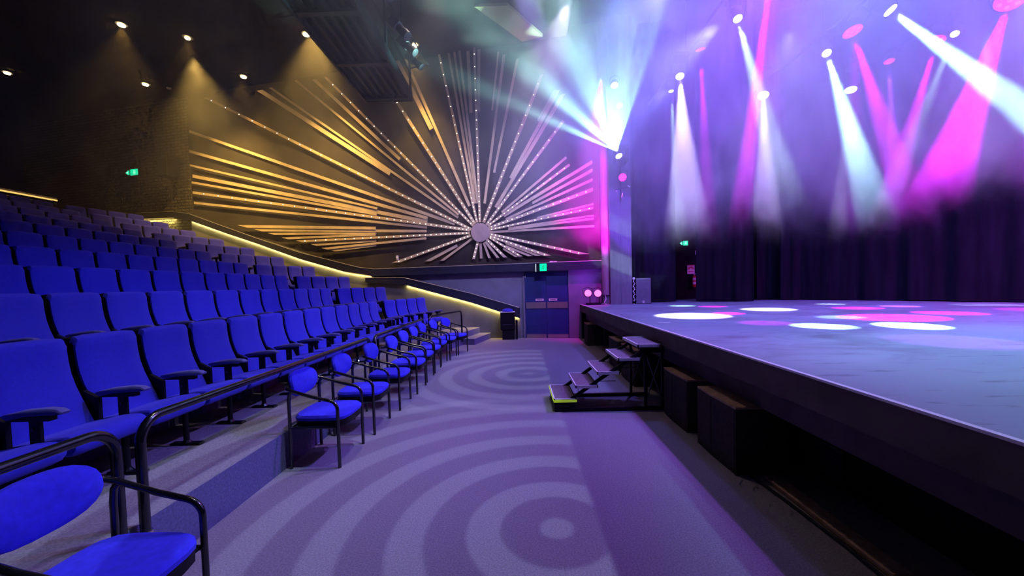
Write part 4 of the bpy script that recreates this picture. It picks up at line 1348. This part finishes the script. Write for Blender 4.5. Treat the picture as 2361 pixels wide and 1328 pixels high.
# ================================================================ HAZE
def haze_material():
    m = bpy.data.materials.new('stage_haze')
    m.use_nodes = True
    nt = m.node_tree
    nt.nodes.clear()
    N = nt.nodes.new; Lk = nt.links.new
    out = N('ShaderNodeOutputMaterial')
    sc = N('ShaderNodeVolumeScatter')
    sc.inputs['Anisotropy'].default_value = .15
    sc.inputs['Color'].default_value = (1, 1, 1, 1)
    Lk(sc.outputs[0], out.inputs['Volume'])
    tc = N('ShaderNodeTexCoord')
    mp = N('ShaderNodeMapping'); mp.inputs['Scale'].default_value = (1, 1, .55)
    Lk(tc.outputs['Object'], mp.inputs['Vector'])
    n1 = N('ShaderNodeTexNoise'); n1.inputs['Scale'].default_value = .75; n1.inputs['Detail'].default_value = 3; n1.inputs['Roughness'].default_value = .55; n1.inputs['Distortion'].default_value = 1.6
    Lk(mp.outputs[0], n1.inputs['Vector'])
    def math_(op, a, b=None, c=None, clamp=False):
        n = N('ShaderNodeMath'); n.operation = op; n.use_clamp = clamp
        for i, v in enumerate((a, b, c)):
            if v is None: continue
            if isinstance(v, (int, float)): n.inputs[i].default_value = v
            else: Lk(v, n.inputs[i])
        return n.outputs[0]
    def ramp(v, a, b):
        n = N('ShaderNodeMapRange'); n.interpolation_type = 'SMOOTHSTEP'
        n.inputs[1].default_value = a; n.inputs[2].default_value = b; n.inputs[3].default_value = 0; n.inputs[4].default_value = 1
        Lk(v, n.inputs[0]); return n.outputs[0]
    sx = N('ShaderNodeSeparateXYZ'); Lk(tc.outputs['Object'], sx.inputs[0])
    puff = ramp(n1.outputs['Fac'], .43, .64)
    # height fade, ragged with the noise
    n2 = N('ShaderNodeTexNoise'); n2.inputs['Scale'].default_value = .38; n2.inputs['Detail'].default_value = 1
    Lk(tc.outputs['Object'], n2.inputs['Vector'])
    zz = math_('ADD', sx.outputs['Z'], math_('MULTIPLY', math_('SUBTRACT', n1.outputs['Fac'], .5), 3.6))
    zz = math_('ADD', zz, math_('MULTIPLY', math_('SUBTRACT', n2.outputs['Fac'], .5), 4.0))
    zz = math_('SUBTRACT', zz, math_('MULTIPLY', math_('SUBTRACT', sx.outputs['X'], 5.5), .14))
    zf = ramp(zz, 2.5, 3.9)
    xf = math_('MULTIPLY_ADD', ramp(sx.outputs['X'], -1.5, 3.5), .89, .11)
    d = math_('MULTIPLY_ADD', puff, .30, .065)
    d = math_('MULTIPLY', math_('MULTIPLY', d, zf), math_('MULTIPLY', xf, ramp(sx.outputs['Z'], 2.3, 3.5)))
    Lk(d, sc.inputs['Density'])
    return m
hz = MB().box((-14, -1.0, 2.0), (11.9, 13.05, 8.94)).build('stage_haze', haze_material())
tag(hz, 'thin drifting stage haze lit violet, cyan and magenta', 'haze', None, 'stuff')

# ================================================================ WORLD, CAMERA, COLOUR
w = bpy.data.worlds.new('dim_house')
scene.world = w
w.use_nodes = True
w.node_tree.nodes['Background'].inputs[0].default_value = (.10, .10, .22, 1)
w.node_tree.nodes['Background'].inputs[1].default_value = .10

cam = bpy.data.cameras.new('camera')
co = bpy.data.objects.new('camera', cam)
COL.objects.link(co)
cam.sensor_width = 36
cam.sensor_fit = 'HORIZONTAL'
cam.lens = 887.0 / 2361 * 36
cam.shift_y = 26.0 / 2361
cam.clip_start = .05
yaw, pitch, roll = 0.0172955, 0.0367500, 0.026
fw = Vector((-sin(yaw) * cos(pitch), cos(yaw) * cos(pitch), -sin(pitch)))
r = Vector((cos(yaw), sin(yaw), 0)); u = r.cross(fw)
r2 = r * cos(roll) - u * sin(roll); u2 = u * cos(roll) + r * sin(roll)
co.matrix_world = Matrix((r2, u2, -fw)).transposed().to_4x4()
co.location = (0, 0, 1.65)
scene.camera = co

scene.view_settings.view_transform = 'Standard'
scene.view_settings.look = 'None'
scene.view_settings.exposure = 0.0
scene.cycles.use_denoising = True
scene.cycles.adaptive_threshold = 0.05
scene.cycles.adaptive_min_samples = 10
scene.cycles.max_bounces = 4
scene.cycles.diffuse_bounces = 2
scene.cycles.glossy_bounces = 2
scene.cycles.volume_bounces = 0
scene.cycles.volume_step_rate = 3.5
scene.cycles.volume_max_steps = 96
scene.cycles.sample_clamp_indirect = 4.0
